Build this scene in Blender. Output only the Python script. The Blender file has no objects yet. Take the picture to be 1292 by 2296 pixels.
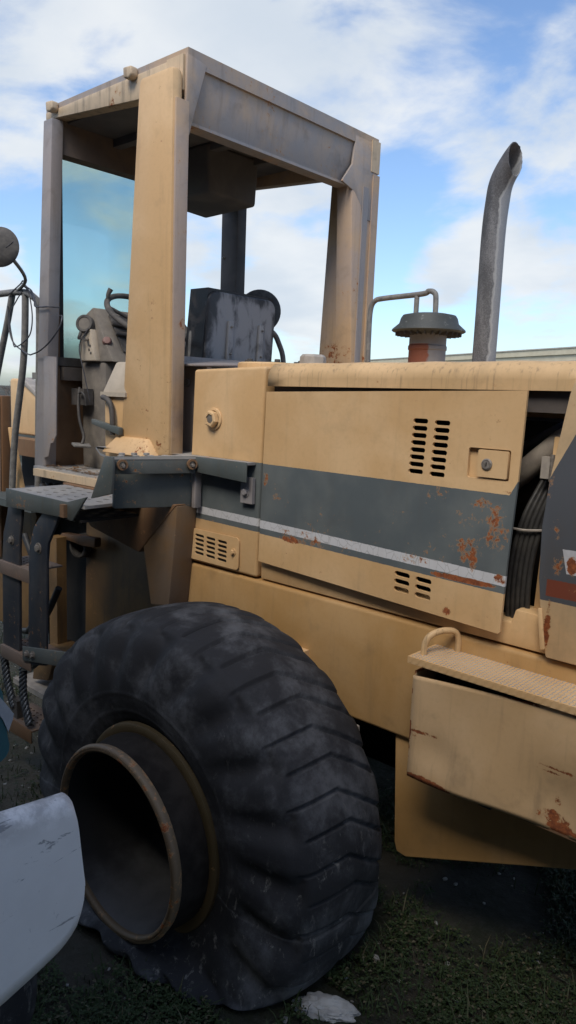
import bpy, bmesh, math, random
from math import sin, cos, pi, radians, sqrt, exp
from mathutils import Vector, Matrix
rnd = random.Random(7)
scn = bpy.context.scene
COL = scn.collection

# ------------------------------------------------------------------ camera
cam_d = bpy.data.cameras.new('camera'); cam = bpy.data.objects.new('camera', cam_d); COL.objects.link(cam)
R_ = Vector((0.74177, 0.66953, 0.03882)); U_ = Vector((-0.13306, 0.09019, 0.98700)); F_ = Vector((-0.65732, 0.73729, -0.15598))
m = Matrix((( R_.x, U_.x, -F_.x, 0.0), (R_.y, U_.y, -F_.y, 0.0), (R_.z, U_.z, -F_.z, 1.95), (0, 0, 0, 1)))
cam.matrix_world = m
cam_d.sensor_fit = 'VERTICAL'; cam_d.sensor_height = 36.0; cam_d.lens = 36.0 * 1650 / 2296
cam_d.clip_start = 0.02; cam_d.clip_end = 3000
scn.camera = cam
scn.render.resolution_x = 576; scn.render.resolution_y = 1024
scn.view_settings.view_transform = 'Standard'; scn.view_settings.look = 'None'
scn.view_settings.exposure = 0.30; scn.view_settings.gamma = 1.0

# ------------------------------------------------------------------ node helper
class N:
    def __init__(s, tree): s.t = tree; s.n = tree.nodes; s.l = tree.links
    def new(s, ty, **k):
        nd = s.n.new(ty)
        for a, b in k.items(): setattr(nd, a, b)
        return nd
    def set(s, sock, v):
        if isinstance(v, bpy.types.NodeSocket): s.l.new(v, sock)
        elif v is not None:
            if isinstance(v, (tuple, list)) and len(v) == 3 and sock.type == 'RGBA': v = (*v, 1)
            sock.default_value = v
    def math(s, op, a, b=0.0, c=None, clamp=False):
        nd = s.new('ShaderNodeMath', operation=op, use_clamp=clamp); s.set(nd.inputs[0], a); s.set(nd.inputs[1], b)
        if c is not None: s.set(nd.inputs[2], c)
        return nd.outputs[0]
    def mix(s, f, a, b, blend='MIX'):
        nd = s.new('ShaderNodeMix', data_type='RGBA', blend_type=blend); s.set(nd.inputs[0], f); s.set(nd.inputs[6], a); s.set(nd.inputs[7], b)
        return nd.outputs[2]
    def smooth(s, v, lo, hi):
        nd = s.new('ShaderNodeMapRange', interpolation_type='SMOOTHSTEP'); s.set(nd.inputs[0], v); s.set(nd.inputs[1], lo); s.set(nd.inputs[2], hi)
        return nd.outputs[0]
    def noise(s, vec, scale, detail=4.0, rough=0.55, dist=0.0):
        nd = s.new('ShaderNodeTexNoise'); s.set(nd.inputs['Vector'], vec); nd.inputs['Scale'].default_value = scale
        nd.inputs['Detail'].default_value = detail; nd.inputs['Roughness'].default_value = rough; nd.inputs['Distortion'].default_value = dist
        return nd.outputs[0]
    def scale(s, vec, sc, loc=(0, 0, 0)):
        nd = s.new('ShaderNodeMapping'); s.set(nd.inputs[0], vec); nd.inputs['Scale'].default_value = sc; nd.inputs['Location'].default_value = loc
        return nd.outputs[0]
    def obj(s): return s.new('ShaderNodeTexCoord').outputs['Object']
    def xyz(s, v):
        nd = s.new('ShaderNodeSeparateXYZ'); s.set(nd.inputs[0], v); return nd.outputs

# ------------------------------------------------------------------ world: daylight sky with broken cloud
SUN_DIR = Vector((0.20, -0.58, 0.75)).normalized()
w = bpy.data.worlds.new('World'); scn.world = w; w.use_nodes = True
t = N(w.node_tree); w.node_tree.nodes.clear()
sky = t.new('ShaderNodeTexSky', sky_type='NISHITA', sun_disc=False)
sky.sun_elevation = math.asin(SUN_DIR.z); sky.sun_rotation = math.atan2(SUN_DIR.x, SUN_DIR.y)
sky.air_density = 1.0; sky.dust_density = 1.2; sky.ozone_density = 1.6
g = t.new('ShaderNodeTexCoord').outputs['Generated']
sx, sy, sz = t.xyz(g)
den = t.math('ADD', t.math('MAXIMUM', sz, 0.0), 0.22)
cv = t.new('ShaderNodeCombineXYZ'); t.set(cv.inputs[0], t.math('DIVIDE', sx, den)); t.set(cv.inputs[1], t.math('DIVIDE', sy, den)); cv.inputs[2].default_value = 3.1
n1 = t.noise(cv.outputs[0], 1.9, 9, 0.56, 0.35)
n2 = t.noise(t.scale(g, (2.6, 2.6, 6.0), (3, 1, 2)), 1.7, 8, 0.55, 0.4)
dens = t.math('ADD', t.math('MULTIPLY', n1, 0.85), t.math('MULTIPLY', n2, 0.75))
dens = t.math('SUBTRACT', dens, 0.30)
def cloud_at(d, cosw, amp):
    global dens
    vm = t.new('ShaderNodeVectorMath', operation='DOT_PRODUCT'); t.set(vm.inputs[0], g); vm.inputs[1].default_value = d
    dens = t.math('ADD', dens, t.math('MULTIPLY', t.smooth(vm.outputs['Value'], cosw, 1.0), amp))
# broken cloud: heavier and clearer patches by direction (unit vector, half-angle in degrees, amount)
for (d, wd, a) in (((-0.789, 0.469, 0.397), 20, 0.05),
                   ((-0.632, 0.656, 0.413), 14, 0.12),
                   ((-0.504, 0.764, 0.403), 7, 0.1),
                   ((-0.845, 0.455, 0.280), 8, 0.14),
                   ((-0.381, 0.896, 0.226), 13, 0.16),
                   ((-0.480, 0.855, 0.199), 5, 0.12),
                   ((-0.687, 0.713, 0.140), 5, 0.2),
                   ((-0.649, 0.749, 0.137), 5, 0.16),
                   ((-0.814, 0.529, 0.239), 7, 0.04),
                   ((-0.475, 0.813, 0.336), 8, -0.14),
                   ((-0.858, 0.472, 0.202), 5, -0.08),
                   ((-0.556, 0.796, 0.239), 6, -0.12),
                   ((-0.666, 0.722, 0.184), 3, -0.08),
                   ((-0.435, 0.815, 0.384), 5, 0.08),
                   ((-0.878, 0.459, 0.135), 4, 0.16),
                   ((-0.682, 0.696, 0.224), 4, 0.16),
                   ((-0.638, 0.739, 0.217), 4, 0.12),
                   ((-0.519, 0.841, 0.154), 3, 0.14),
                   ((-0.739, 0.642, 0.205), 4, 0.08),
                   ((-0.707, 0.703, 0.083), 5, -0.08),
                   ((-0.563, 0.822, 0.090), 6, -0.06)):
    cloud_at(d, cos(radians(wd)), a)
cl = t.math('MULTIPLY', t.smooth(dens, 0.46, 0.70), .94)
shade = t.noise(t.scale(cv.outputs[0], (1, 1, 1), (.4, .2, 0)), 2.3, 5, 0.5)
ccol = t.mix(t.smooth(shade, .3, .7), (5.6, 6.2, 6.9), (7.3, 7.55, 7.75))
bl = t.mix(cl, t.mix(1.0, sky.outputs[0], (1.42, 1.56, 1.72), 'MULTIPLY'), ccol)
bg = t.new('ShaderNodeBackground'); t.set(bg.inputs[0], bl); bg.inputs[1].default_value = 0.098
wo = t.new('ShaderNodeOutputWorld'); t.l.new(bg.outputs[0], wo.inputs[0])

sun_d = bpy.data.lights.new('sun', 'SUN'); sun = bpy.data.objects.new('sun', sun_d); COL.objects.link(sun)
sun_d.energy = 2.05; sun_d.angle = radians(25); sun_d.color = (1.0, 0.91, 0.78)
sun.rotation_euler = (-SUN_DIR).to_track_quat('-Z', 'Y').to_euler(); sun.location = SUN_DIR * 30

# ------------------------------------------------------------------ materials
MATS = {}
def begin(name):
    mt = bpy.data.materials.new(name); mt.use_nodes = True; mt.node_tree.nodes.clear(); MATS[name] = mt
    return mt, N(mt.node_tree)
def finish(mt, k, col, rough=0.6, metal=0.0, bump=None, bstr=0.3, bdist=0.004, spec=0.4):
    p = k.new('ShaderNodeBsdfPrincipled'); k.set(p.inputs['Base Color'], col); k.set(p.inputs['Roughness'], rough); k.set(p.inputs['Metallic'], metal)
    k.set(p.inputs['Specular IOR Level'], spec)
    if bump is not None:
        b = k.new('ShaderNodeBump'); b.inputs['Strength'].default_value = bstr; b.inputs['Distance'].default_value = bdist
        k.set(b.inputs['Height'], bump); k.l.new(b.outputs[0], p.inputs['Normal'])
    o = k.new('ShaderNodeOutputMaterial'); k.l.new(p.outputs[0], o.inputs[0])
    return mt
RUST = (0.16, 0.045, 0.018)
ORANGE = (0.33, 0.10, 0.03)
def clusters(k, o, spots):
    """sum of soft spots (x, z, rx, rz, amp) on a side panel: where paint has been knocked off"""
    x, y, z = k.xyz(o); tot = None
    for (cx, cz, rx, rz, a) in spots:
        dx = k.math('DIVIDE', k.math('SUBTRACT', x, cx), rx); dz = k.math('DIVIDE', k.math('SUBTRACT', z, cz), rz)
        q = k.math('ADD', k.math('MULTIPLY', dx, dx), k.math('MULTIPLY', dz, dz))
        s = k.math('MULTIPLY', k.smooth(q, 1.0, 0.0), a)
        tot = s if tot is None else k.math('ADD', tot, s)
    return tot
def paint(name, base, fade, rust=0.36, rscale=30, dirt=0.35, streak=0.5, rough=0.55, sscale=16, bands=None, spots=None, bstr=0.25, dcol=(0.10, 0.075, 0.05)):
    mt, k = begin(name); o = k.obj()
    big = k.noise(o, 2.6, 5, 0.6, 0.4); fine = k.noise(o, 60, 5, 0.65); mid = k.noise(o, 9, 5, 0.6, 0.3)
    col = k.mix(k.smooth(big, .35, .68), base, fade)
    col = k.mix(k.math('MULTIPLY', k.smooth(fine, .45, .75), .12), col, tuple(c * .55 for c in base))
    if bands: col = bands(k, o, col, fine)
    st = k.noise(k.scale(o, (sscale, sscale, 1.2)), 1.6, 5, 0.6)
    col = k.mix(k.math('MULTIPLY', k.smooth(st, .52, .78), dirt * streak), col, dcol)
    col = k.mix(k.math('MULTIPLY', k.smooth(mid, .52, .8), dirt), col, dcol)
    rn = k.noise(o, rscale * 1.5, 8, 0.74, 0.35)
    rn = k.math('ADD', rn, k.math('MULTIPLY', k.math('SUBTRACT', k.noise(o, rscale * .22, 3, .5), .5), .55))
    if spots: rn = k.math('ADD', rn, clusters(k, o, spots))
    thr = 1.08 - rust
    under = k.smooth(rn, thr - .06, thr - .02); rm = k.smooth(rn, thr - .01, thr + .035)
    col = k.mix(k.math('MULTIPLY', under, .55), col, (0.42, 0.24, 0.11))
    col = k.mix(rm, col, k.mix(k.smooth(k.noise(o, 70, 6, .7), .35, .65), RUST, ORANGE))
    ro = k.math('ADD', rough, k.math('MULTIPLY', rm, .3))
    h = k.math('SUBTRACT', k.math('MULTIPLY', fine, .25), k.math('MULTIPLY', rm, .9))
    return finish(mt, k, col, ro, 0, h, bstr, .003)
TAN = (0.585, 0.368, 0.172); TANF = (0.67, 0.452, 0.24); OCH = (0.42, 0.242, 0.088); OCHF = (0.48, 0.30, 0.135)
GREY = (0.25, 0.24, 0.245); BLUEG = (0.095, 0.112, 0.118)
def stripe_bands(k, o, col, fine):
    x, y, z = k.xyz(o)
    wob = k.math('MULTIPLY', k.math('SUBTRACT', fine, .5), .004)
    zz = k.math('ADD', k.math('ADD', z, wob), k.math('MULTIPLY', k.math('ADD', x, 2.0), 0.018))
    z2 = k.math('ADD', z, wob)
    top = k.math('MAXIMUM', 1.682, k.math('ADD', 1.69, k.math('MULTIPLY', k.math('ADD', x, .957), 1.9)))
    teal = k.math('MULTIPLY', k.math('GREATER_THAN', zz, 1.401), k.math('LESS_THAN', z2, top))
    tc = k.mix(k.smooth(k.noise(o, 5, 4), .35, .7), BLUEG, (0.135, 0.150, 0.148))
    col = k.mix(teal, col, tc)
    wh = k.math('MULTIPLY', k.math('GREATER_THAN', zz, 1.424), k.math('LESS_THAN', zz, 1.456))
    cr = k.new('ShaderNodeTexVoronoi', feature='DISTANCE_TO_EDGE'); k.set(cr.inputs['Vector'], k.scale(o, (1.3, 1, .8))); cr.inputs['Scale'].default_value = 24
    wc = k.mix(k.smooth(cr.outputs[0], 0.0, .03), (0.36, 0.36, 0.36), (0.56, 0.56, 0.57))
    return k.mix(wh, col, wc)
paint('tan_paint', TAN, TANF, .335, 32, .16, .8)
paint('tan_hood_top', (0.54, 0.36, 0.18), TANF, .345, 32, .34, 1.9, sscale=44)
paint('tan_pillar', (0.60, 0.38, 0.18), (0.68, 0.455, 0.24), .345, 30, .20, .8, spots=[(-2.70, 1.70, .25, .05, .13), (-2.55, 1.75, .06, .2, .09)])
paint('tan_grey_worn', (0.40, 0.31, 0.25), (0.50, 0.34, 0.20), .36, 22, .32, .8, spots=[(-2.62, 2.2, .2, .14, .15), (-2.5, 2.6, .1, .2, .06)])
paint('ochre_paint', OCH, OCHF, .325, 32, .25, .7, spots=[(-.88, 1.17, .22, .022, .13), (-1.6, 1.0, .3, .1, .02)])
paint('ochre_shade', (0.175, 0.10, 0.042), (0.15, 0.11, 0.08), .36, 26, .7, 1.2)  # ochre with the deck's shade put into the colour, plus oily grime
paint('rung_dirty', (0.17, 0.13, 0.105), (0.22, 0.155, 0.12), .40, 24, .5, .6)
paint('ochre_shade_brown', (0.235, 0.14, 0.058), (0.16, 0.095, 0.045), .36, 26, .6, 1.6)  # darker ochre copy: under-cab shade painted in, along with grime
paint('brown_paint', (0.17, 0.09, 0.045), (0.22, 0.13, 0.07), .36, 26, .5, 1.0)
paint('roof_grey', (0.29, 0.275, 0.275), (0.49, 0.345, 0.22), .385, 20, .42, .8)
paint('roof_side', (0.52, 0.40, 0.27), (0.62, 0.47, 0.30), .40, 15, .60, 1.3, dcol=(0.06, 0.055, 0.05))
paint('grey_paint', GREY, (0.31, 0.27, 0.25), .35, 26, .4, .8)
paint('step_green', (0.075, 0.09, 0.088), (0.115, 0.125, 0.12), .40, 24, .45, .8)
paint('deck_top', (0.25, 0.255, 0.265), (0.36, 0.345, 0.32), .39, 26, .5, .2)
paint('ladder_blue', (0.022, 0.028, 0.040), (0.06, 0.06, 0.065), .41, 16, .4, .8)
DS = [(-1.03, 1.625, .085, .05, .17), (-.985, 1.55, .06, .08, .17), (-1.06, 1.655, .05, .03, .16), (-1.10, 1.60, .05, .06, .12), (-1.08, 1.49, .07, .06, .17), (-1.06, 1.46, .02, .05, .2), (-.965, 1.425, .03, .02, .36), (-1.09, 1.398, .15, .013, .42), (-1.30, 1.43, .1, .02, .13), (-1.84, 1.403, .07, .018, .30), (-1.86, 1.43, .05, .02, .2),
      (-1.985, 1.62, .02, .05, .22), (-1.93, 1.56, .04, .02, .17), (-1.14, 1.285, .02, .022, .28), (-.985, 1.30, .02, .015, .2), (-.97, 1.69, .03, .008, .3), (-1.2, 1.66, .1, .03, .11), (-1.55, 1.50, .5, .12, .05), (-1.6, 1.41, .3, .02, .08)]
paint('door_paint', TAN, TANF, .335, 34, .14, .8, bands=stripe_bands, spots=DS)
paint('tank_paint', TAN, TANF, .31, 34, .16, .8, bands=stripe_bands)
BS = [(-1.165, .90, .03, .05, .18), (-1.12, .905, .06, .010, .30), (-1.10, .748, .13, .022, .45), (-.95, 1.115, .2, .012, .26), (-.70, .80, .07, .03, .24), (-.665, .775, .06, .02, .35), (-.70, .95, .07, .008, .26), (-.72, .935, .05, .006, .24), (-.8, 1.118, .3, .012, .2), (-1.17, 1.1, .04, .012, .3), (-.69, .86, .02, .03, .2), (-1.176, .95, .006, .2, .25)]
paint('box_paint', (0.56, 0.37, 0.19), (0.62, 0.43, 0.245), .35, 30, .26, 1.0, spots=BS)
def cowl_bands(k, o, col, fine):
    x, y, z = k.xyz(o); wob = k.math('MULTIPLY', k.math('SUBTRACT', fine, .5), .006); z = k.math('ADD', z, wob)
    diag = k.math('ADD', 1.74, k.math('MULTIPLY', k.math('ADD', x, .85), 2.1))
    dark = k.math('MULTIPLY', k.math('LESS_THAN', z, diag), k.math('GREATER_THAN', z, 1.385))
    col = k.mix(dark, col, (0.085, 0.09, 0.10))
    wh = k.math('MULTIPLY', k.math('MULTIPLY', k.math('LESS_THAN', z, 1.545), k.math('GREATER_THAN', z, 1.475)), k.math('GREATER_THAN', k.math('ADD', x, k.math('MULTIPLY', z, .25)), -.405))
    col = k.mix(wh, col, (0.52, 0.52, 0.54))
    rd = k.math('MULTIPLY', k.math('LESS_THAN', z, 1.45), k.math('GREATER_THAN', z, 1.40))
    rd = k.math('MULTIPLY', rd, k.math('GREATER_THAN', x, -.828))
    return k.mix(rd, col, (0.20, 0.055, 0.03))
paint('cowl_paint', (0.50, 0.36, 0.21), TANF, .36, 30, .25, .8, bands=cowl_bands, spots=[(-.845, 1.8, .02, .2, .2), (-.80, 1.5, .03, .05, .2), (-.76, 1.5, .02, .04, .4), (-.82, 1.6, .03, .05, .16), (-.815, 1.3, .015, .1, .3)])

def simple(name, c1, c2, scale=8, rough=0.7, metal=0.0, bstr=.3, bscale=60, spec=.4):
    mt, k = begin(name); o = k.obj()
    col = k.mix(k.smooth(k.noise(o, scale, 6, .6, .3), .35, .68), c1, c2)
    return finish(mt, k, col, rough, metal, k.noise(o, bscale, 4), bstr, .003, spec)
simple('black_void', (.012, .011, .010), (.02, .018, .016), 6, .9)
simple('dark_rubber', (.018, .018, .019), (.035, .034, .034), 12, .7)
simple('dark_metal', (.05, .047, .045), (.10, .09, .082), 12, .6)
simple('interior_dark', (.075, .065, .06), (.12, .10, .085), 4, .75)
simple('duct_brown', (.14, .115, .10), (.21, .155, .115), 5, .8)
simple('duct_grey', (.12, .118, .12), (.17, .16, .155), 5, .8)
simple('dash_grey', (.155, .138, .12), (.22, .195, .165), 14, .75)
simple('dash_dark', (.06, .057, .055), (.12, .11, .10), 20, .75)
simple('cream_plastic', (.42, .36, .28), (.50, .43, .34), 12, .6)
simple('rail_grey', (.15, .145, .14), (.23, .22, .20), 30, .55)
simple('bolt_metal', (.17, .15, .13), (.28, .25, .22), 60, .55, .3)
simple('red_plastic', (.18, .09, .08), (.22, .12, .10), 30, .5)
simple('dark_dash_lens', (.03, .03, .03), (.08, .075, .07), 20, .3)
simple('wire_dark', (.05, .05, .06), (.09, .09, .10), 30, .5)
simple('wire_rope', (.07, .08, .095), (.13, .145, .16), 60, .45, .5)
simple('hose_grey', (.22, .19, .16), (.32, .28, .23), 16, .65)
simple('hose_blue', (.04, .055, .09), (.07, .085, .12), 16, .45)
simple('hose_black', (.02, .02, .021), (.045, .043, .04), 16, .5)
simple('plate_light', (.30, .27, .24), (.40, .36, .31), 20, .6)
simple('wall_cream', (.56, .50, .36), (.62, .56, .41), 1.2, .85)
simple('roof_trim', (.42, .39, .33), (.48, .45, .38), 3, .8)
simple('bark', (.12, .10, .09), (.18, .15, .13), 6, .9)
simple('clear_flap', (.34, .36, .39), (.42, .44, .46), 20, .35)
# seat: dusty black vinyl
mt, k = begin('seat_vinyl'); o = k.obj()
d = k.smooth(k.noise(k.scale(o, (1, 1, .8)), 9, 6, .62, .6), .50, .60)
finish(mt, k, k.mix(k.math('MULTIPLY', d, .5), (.018, .019, .022), (.08, .08, .085)), k.math('ADD', .4, k.math('MULTIPLY', d, .4)), 0, k.noise(o, 40, 4), .3, .004)
mt, k = begin('seat_shell'); o = k.obj(); x, y, z = k.xyz(o)
n = k.noise(k.scale(o, (1, 1.3, .7)), 10, 6, .62, .5)
rim = k.math('MULTIPLY', k.smooth(k.math('ABSOLUTE', k.math('SUBTRACT', y, 2.77)), .245, .17), k.smooth(z, 2.46, 2.38))
d = k.smooth(k.math('ADD', n, k.math('MULTIPLY', rim, .22)), .48, .74)
finish(mt, k, k.mix(k.math('MULTIPLY', d, .9), (.035, .036, .040), (.30, .30, .305)), k.math('ADD', .45, k.math('MULTIPLY', d, .4)), 0, k.noise(o, 50, 4), .25, .003)
# tyre rubber: weathered black with grey dried mud
mt, k = begin('tyre_rubber'); o = k.obj()
a = k.smooth(k.noise(o, 4.0, 9, .70, .15), .45, .70); b = k.noise(o, 55, 5, .7)
c = k.smooth(k.noise(k.scale(o, (1, 1, .45)), 30, 7, .78, .5), .56, .70)
col = k.mix(k.math('MULTIPLY', a, .8), (.020, .021, .025), (.105, .110, .122))
col = k.mix(k.math('MULTIPLY', k.smooth(b, .5, .8), .35), col, (.012, .012, .013))
x, y, z = k.xyz(o)
mud = k.math('MULTIPLY', c, k.smooth(k.math('ADD', k.math('MULTIPLY', k.noise(o, 2.4, 4, .6), 1.5), k.math('MULTIPLY', z, -.75)), .22, .62))
col = k.mix(k.math('MULTIPLY', mud, .75), col, (.22, .215, .205))
finish(mt, k, col, .78, 0, k.math('ADD', b, k.math('MULTIPLY', c, .5)), .35, .004, .3)
# rims
paint('rim_lip', (0.115, 0.08, 0.048), (0.15, 0.11, 0.07), .47, 26, .5, .3)
paint('rim_flange', (0.05, 0.037, 0.016), (0.07, 0.05, 0.024), .36, 22, .45, .3)  # base colour darkened to carry the dim light around the flange
simple('rim_dark', (.012, .010, .009), (.028, .024, .021), 9, .9, spec=.12)
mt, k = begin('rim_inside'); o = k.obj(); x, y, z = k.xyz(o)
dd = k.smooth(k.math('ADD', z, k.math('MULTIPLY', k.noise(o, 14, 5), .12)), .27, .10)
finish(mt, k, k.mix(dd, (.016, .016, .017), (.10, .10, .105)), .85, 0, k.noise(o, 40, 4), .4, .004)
# galvanised exhaust, one side grey primer
mt, k = begin('exhaust_metal'); o = k.obj(); x, y, z = k.xyz(o)
e = k.math('ADD', k.math('MULTIPLY', k.math('ADD', x, 1.357), .74), k.math('MULTIPLY', k.math('SUBTRACT', y, 2.6), .67))
e = k.math('SUBTRACT', e, k.math('MULTIPLY', k.math('MAXIMUM', k.math('SUBTRACT', z, 2.68), 0), .42))
e = k.math('ADD', e, k.math('MULTIPLY', k.math('SUBTRACT', k.noise(o, 30, 4), .5), .02))
sp = k.noise(o, 190, 6, .8)
dk = k.mix(k.smooth(k.math('ADD', sp, k.math('MULTIPLY', k.math('SUBTRACT', k.noise(k.scale(o, (1, 1, .35)), 22, 5), .5), .7)), .36, .70), (.085, .086, .09), (.20, .20, .205))
top = k.smooth(z, 2.6, 2.85)
dk = k.mix(k.math('MULTIPLY', top, .5), dk, (.07, .06, .058))
lt = k.mix(k.smooth(sp, .4, .7), (.24, .25, .265), (.30, .305, .31))
edge = k.math('MULTIPLY', k.smooth(e, -.002, .003), k.smooth(e, .012, .006))
finish(mt, k, k.mix(k.math('MULTIPLY', edge, .6), k.mix(k.smooth(e, .004, .007), dk, lt), (.42, .42, .41)), .6, .15, sp, .4, .003)
mt, k = begin('precleaner_neck'); o = k.obj(); x, y, z = k.xyz(o)
e = k.math('ADD', k.math('MULTIPLY', k.math('ADD', x, 1.70), .74), k.math('MULTIPLY', k.math('SUBTRACT', y, 2.75), .67))
e = k.math('ADD', e, k.math('MULTIPLY', k.math('SUBTRACT', k.noise(o, 25, 5), .5), .05))
r = k.math('MULTIPLY', k.smooth(e, -.005, -.018), k.math('LESS_THAN', z, 2.185))
finish(mt, k, k.mix(r, k.mix(k.noise(o, 20, 5), (.17, .165, .17), (.25, .24, .24)), (.20, .065, .035)), .65, 0, k.noise(o, 60, 4), .3, .003)
mt, k = begin('precleaner_cap'); o = k.obj()
fl = k.smooth(k.noise(o, 32, 6, .72), .60, .66)
finish(mt, k, k.mix(k.math('MULTIPLY', fl, .6), (.055, .06, .058), (.30, .31, .30)), .6, 0, k.noise(o, 60, 4), .3, .003)
# tinted windscreen
mt, k = begin('tinted_glass')
tr = k.new('ShaderNodeBsdfTransparent'); tr.inputs[0].default_value = (.84, .96, .92, 1)
df = k.new('ShaderNodeBsdfPrincipled'); df.inputs['Base Color'].default_value = (.50, .60, .57, 1); df.inputs['Roughness'].default_value = .5
gl = k.new('ShaderNodeBsdfGlossy'); gl.inputs['Roughness'].default_value = .03
o = k.obj(); x, y, z = k.xyz(o)
dirt = k.math('ADD', k.math('ADD', .15, k.math('MULTIPLY', k.smooth(k.noise(o, 2.5, 4), .2, .8), .08)), k.math('MULTIPLY', k.smooth(k.math('ADD', z, k.math('MULTIPLY', k.noise(o, 8, 4), .1)), 2.34, 2.12), .5))
m1 = k.new('ShaderNodeMixShader'); k.set(m1.inputs[0], dirt); k.l.new(tr.outputs[0], m1.inputs[1]); k.l.new(df.outputs[0], m1.inputs[2])
fr = k.new('ShaderNodeFresnel'); fr.inputs[0].default_value = 1.4
m2 = k.new('ShaderNodeMixShader'); k.l.new(fr.outputs[0], m2.inputs[0]); k.l.new(m1.outputs[0], m2.inputs[1]); k.l.new(gl.outputs[0], m2.inputs[2])
oo = k.new('ShaderNodeOutputMaterial'); k.l.new(m2.outputs[0], oo.inputs[0])
mt, k = begin('teal_plastic')
tr = k.new('ShaderNodeBsdfTransparent'); tr.inputs[0].default_value = (.30, .55, .58, 1)
df = k.new('ShaderNodeBsdfPrincipled'); df.inputs['Base Color'].default_value = (.07, .17, .19, 1); df.inputs['Roughness'].default_value = .25
m1 = k.new('ShaderNodeMixShader'); m1.inputs[0].default_value = .8; k.l.new(tr.outputs[0], m1.inputs[1]); k.l.new(df.outputs[0], m1.inputs[2])
oo = k.new('ShaderNodeOutputMaterial'); k.l.new(m1.outputs[0], oo.inputs[0])
# white fender
mt, k = begin('white_fender'); o = k.obj(); x, y, z = k.xyz(o)
s = k.smooth(k.noise(k.scale(o, (1, 2.2, 1)), 22, 6, .72, .6), .63, .68); big = k.noise(o, 6, 5)
wv = k.smooth(k.noise(k.scale(o, (1, .55, 3.0)), 9, 6, .7, .9), .615, .645)
top = k.math('MULTIPLY', k.smooth(z, .84, .92), k.smooth(k.noise(o, 14, 6, .7), .38, .62))
c = k.mix(k.smooth(big, .3, .7), (.78, .755, .73), (.84, .815, .79))
c = k.mix(k.math('MULTIPLY', top, .6), c, (.25, .235, .22))
c = k.mix(k.math('MULTIPLY', s, .35), c, (.22, .21, .21)); c = k.mix(k.math('MULTIPLY', wv, .65), c, (.14, .14, .15))
finish(mt, k, c, .45, 0, big, .1, .003)
# ground
mt, k = begin('ground_soil'); o = k.obj()
a = k.noise(o, 1.3, 7, .65, .4); b = k.noise(o, 26, 6, .7)
c = k.mix(k.smooth(a, .42, .62), (.016, .020, .008), (.050, .043, .032)); c = k.mix(k.math('MULTIPLY', k.smooth(b, .45, .75), .5), c, (.065, .062, .055))
far = k.noise(o, .12, 4); c = k.mix(k.math('MULTIPLY', k.smooth(far, .5, .6), .4), c, (.20, .18, .14))
finish(mt, k, c, .95, 0, b, .8, .03)
mt, k = begin('grass_leaf'); o = k.obj()
gi = k.new('ShaderNodeNewGeometry').outputs['Random Per Island']
c = k.mix(k.noise(o, 2.0, 4), (.014, .030, .007), (.034, .055, .013)); c = k.mix(k.smooth(gi, .80, .92), c, (.09, .08, .045))
finish(mt, k, c, .7, 0)
simple('truck_paint', (.03, .04, .06), (.045, .055, .075), 3, .6)
simple('limestone', (.30, .30, .29), (.48, .47, .45), 14, .95, 0, .8, 40)
simple('pebble', (.26, .25, .23), (.42, .41, .38), 3, .9)

# ------------------------------------------------------------------ mesh helpers
def tag(o, label=None, cat=None, group=None, kind=None):
    for a, b in (('label', label), ('category', cat), ('group', group), ('kind', kind)):
        if b: o[a] = b
    return o
def empty(name, loc, parent=None):
    o = bpy.data.objects.new(name, None); COL.objects.link(o); o.location = loc; o.empty_display_size = .2
    if parent: attach(o, parent)
    return o
def world_of(o):
    mtx = Matrix.Translation(o.location)
    return mtx
BASE = {}
def attach(o, p):
    o.parent = p
    o.matrix_parent_inverse = Matrix.Translation(-BASE.get(p.name, Vector((0, 0, 0))))
def root(name, loc, parent=None):
    o = bpy.data.objects.new(name, None); COL.objects.link(o); o.location = loc; BASE[o.name] = Vector(loc)
    if parent: attach(o, parent)
    return o
def link(name, bm, mat, parent=None, smooth=35, recalc=True):
    if recalc: bmesh.ops.recalc_face_normals(bm, faces=bm.faces)
    me = bpy.data.meshes.new(name); bm.to_mesh(me); bm.free()
    me.materials.append(MATS[mat])
    if smooth:
        for p in me.polygons: p.use_smooth = True
        me.set_sharp_from_angle(angle=radians(smooth))
    o = bpy.data.objects.new(name, me); COL.objects.link(o)
    if parent: attach(o, parent)
    return o
def bevel(bm, wd, seg=2, ang=30):
    if wd <= 0: return
    es = [e for e in bm.edges if len(e.link_faces) == 2 and e.calc_face_angle(0) > radians(ang)]
    bmesh.ops.bevel(bm, geom=es, offset=wd, segments=seg, profile=.5, affect='EDGES', clamp_overlap=True)
def add_box(bm, x0, x1, y0, y1, z0, z1):
    v = [bm.verts.new(p) for p in ((x0, y0, z0), (x1, y0, z0), (x1, y1, z0), (x0, y1, z0), (x0, y0, z1), (x1, y0, z1), (x1, y1, z1), (x0, y1, z1))]
    for f in ((3, 2, 1, 0), (4, 5, 6, 7), (0, 1, 5, 4), (1, 2, 6, 5), (2, 3, 7, 6), (3, 0, 4, 7)): bm.faces.new([v[i] for i in f])
def box(name, b, mat, parent=None, bev=.006, seg=2):
    bm = bmesh.new(); add_box(bm, *b); bevel(bm, bev, seg); return link(name, bm, mat, parent)
def hexa(name, pts, mat, parent=None, bev=.005):
    """8 corners: 4 of one end, 4 of the other, same order"""
    bm = bmesh.new(); v = [bm.verts.new(p) for p in pts]
    for f in ((0, 1, 2, 3), (7, 6, 5, 4), (0, 4, 5, 1), (1, 5, 6, 2), (2, 6, 7, 3), (3, 7, 4, 0)): bm.faces.new([v[i] for i in f])
    bmesh.ops.recalc_face_normals(bm, faces=bm.faces); bevel(bm, bev); return link(name, bm, mat, parent)
AX = {'y': lambda a, b, d: (a, d, b), 'x': lambda a, b, d: (d, a, b), 'z': lambda a, b, d: (a, b, d)}
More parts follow.
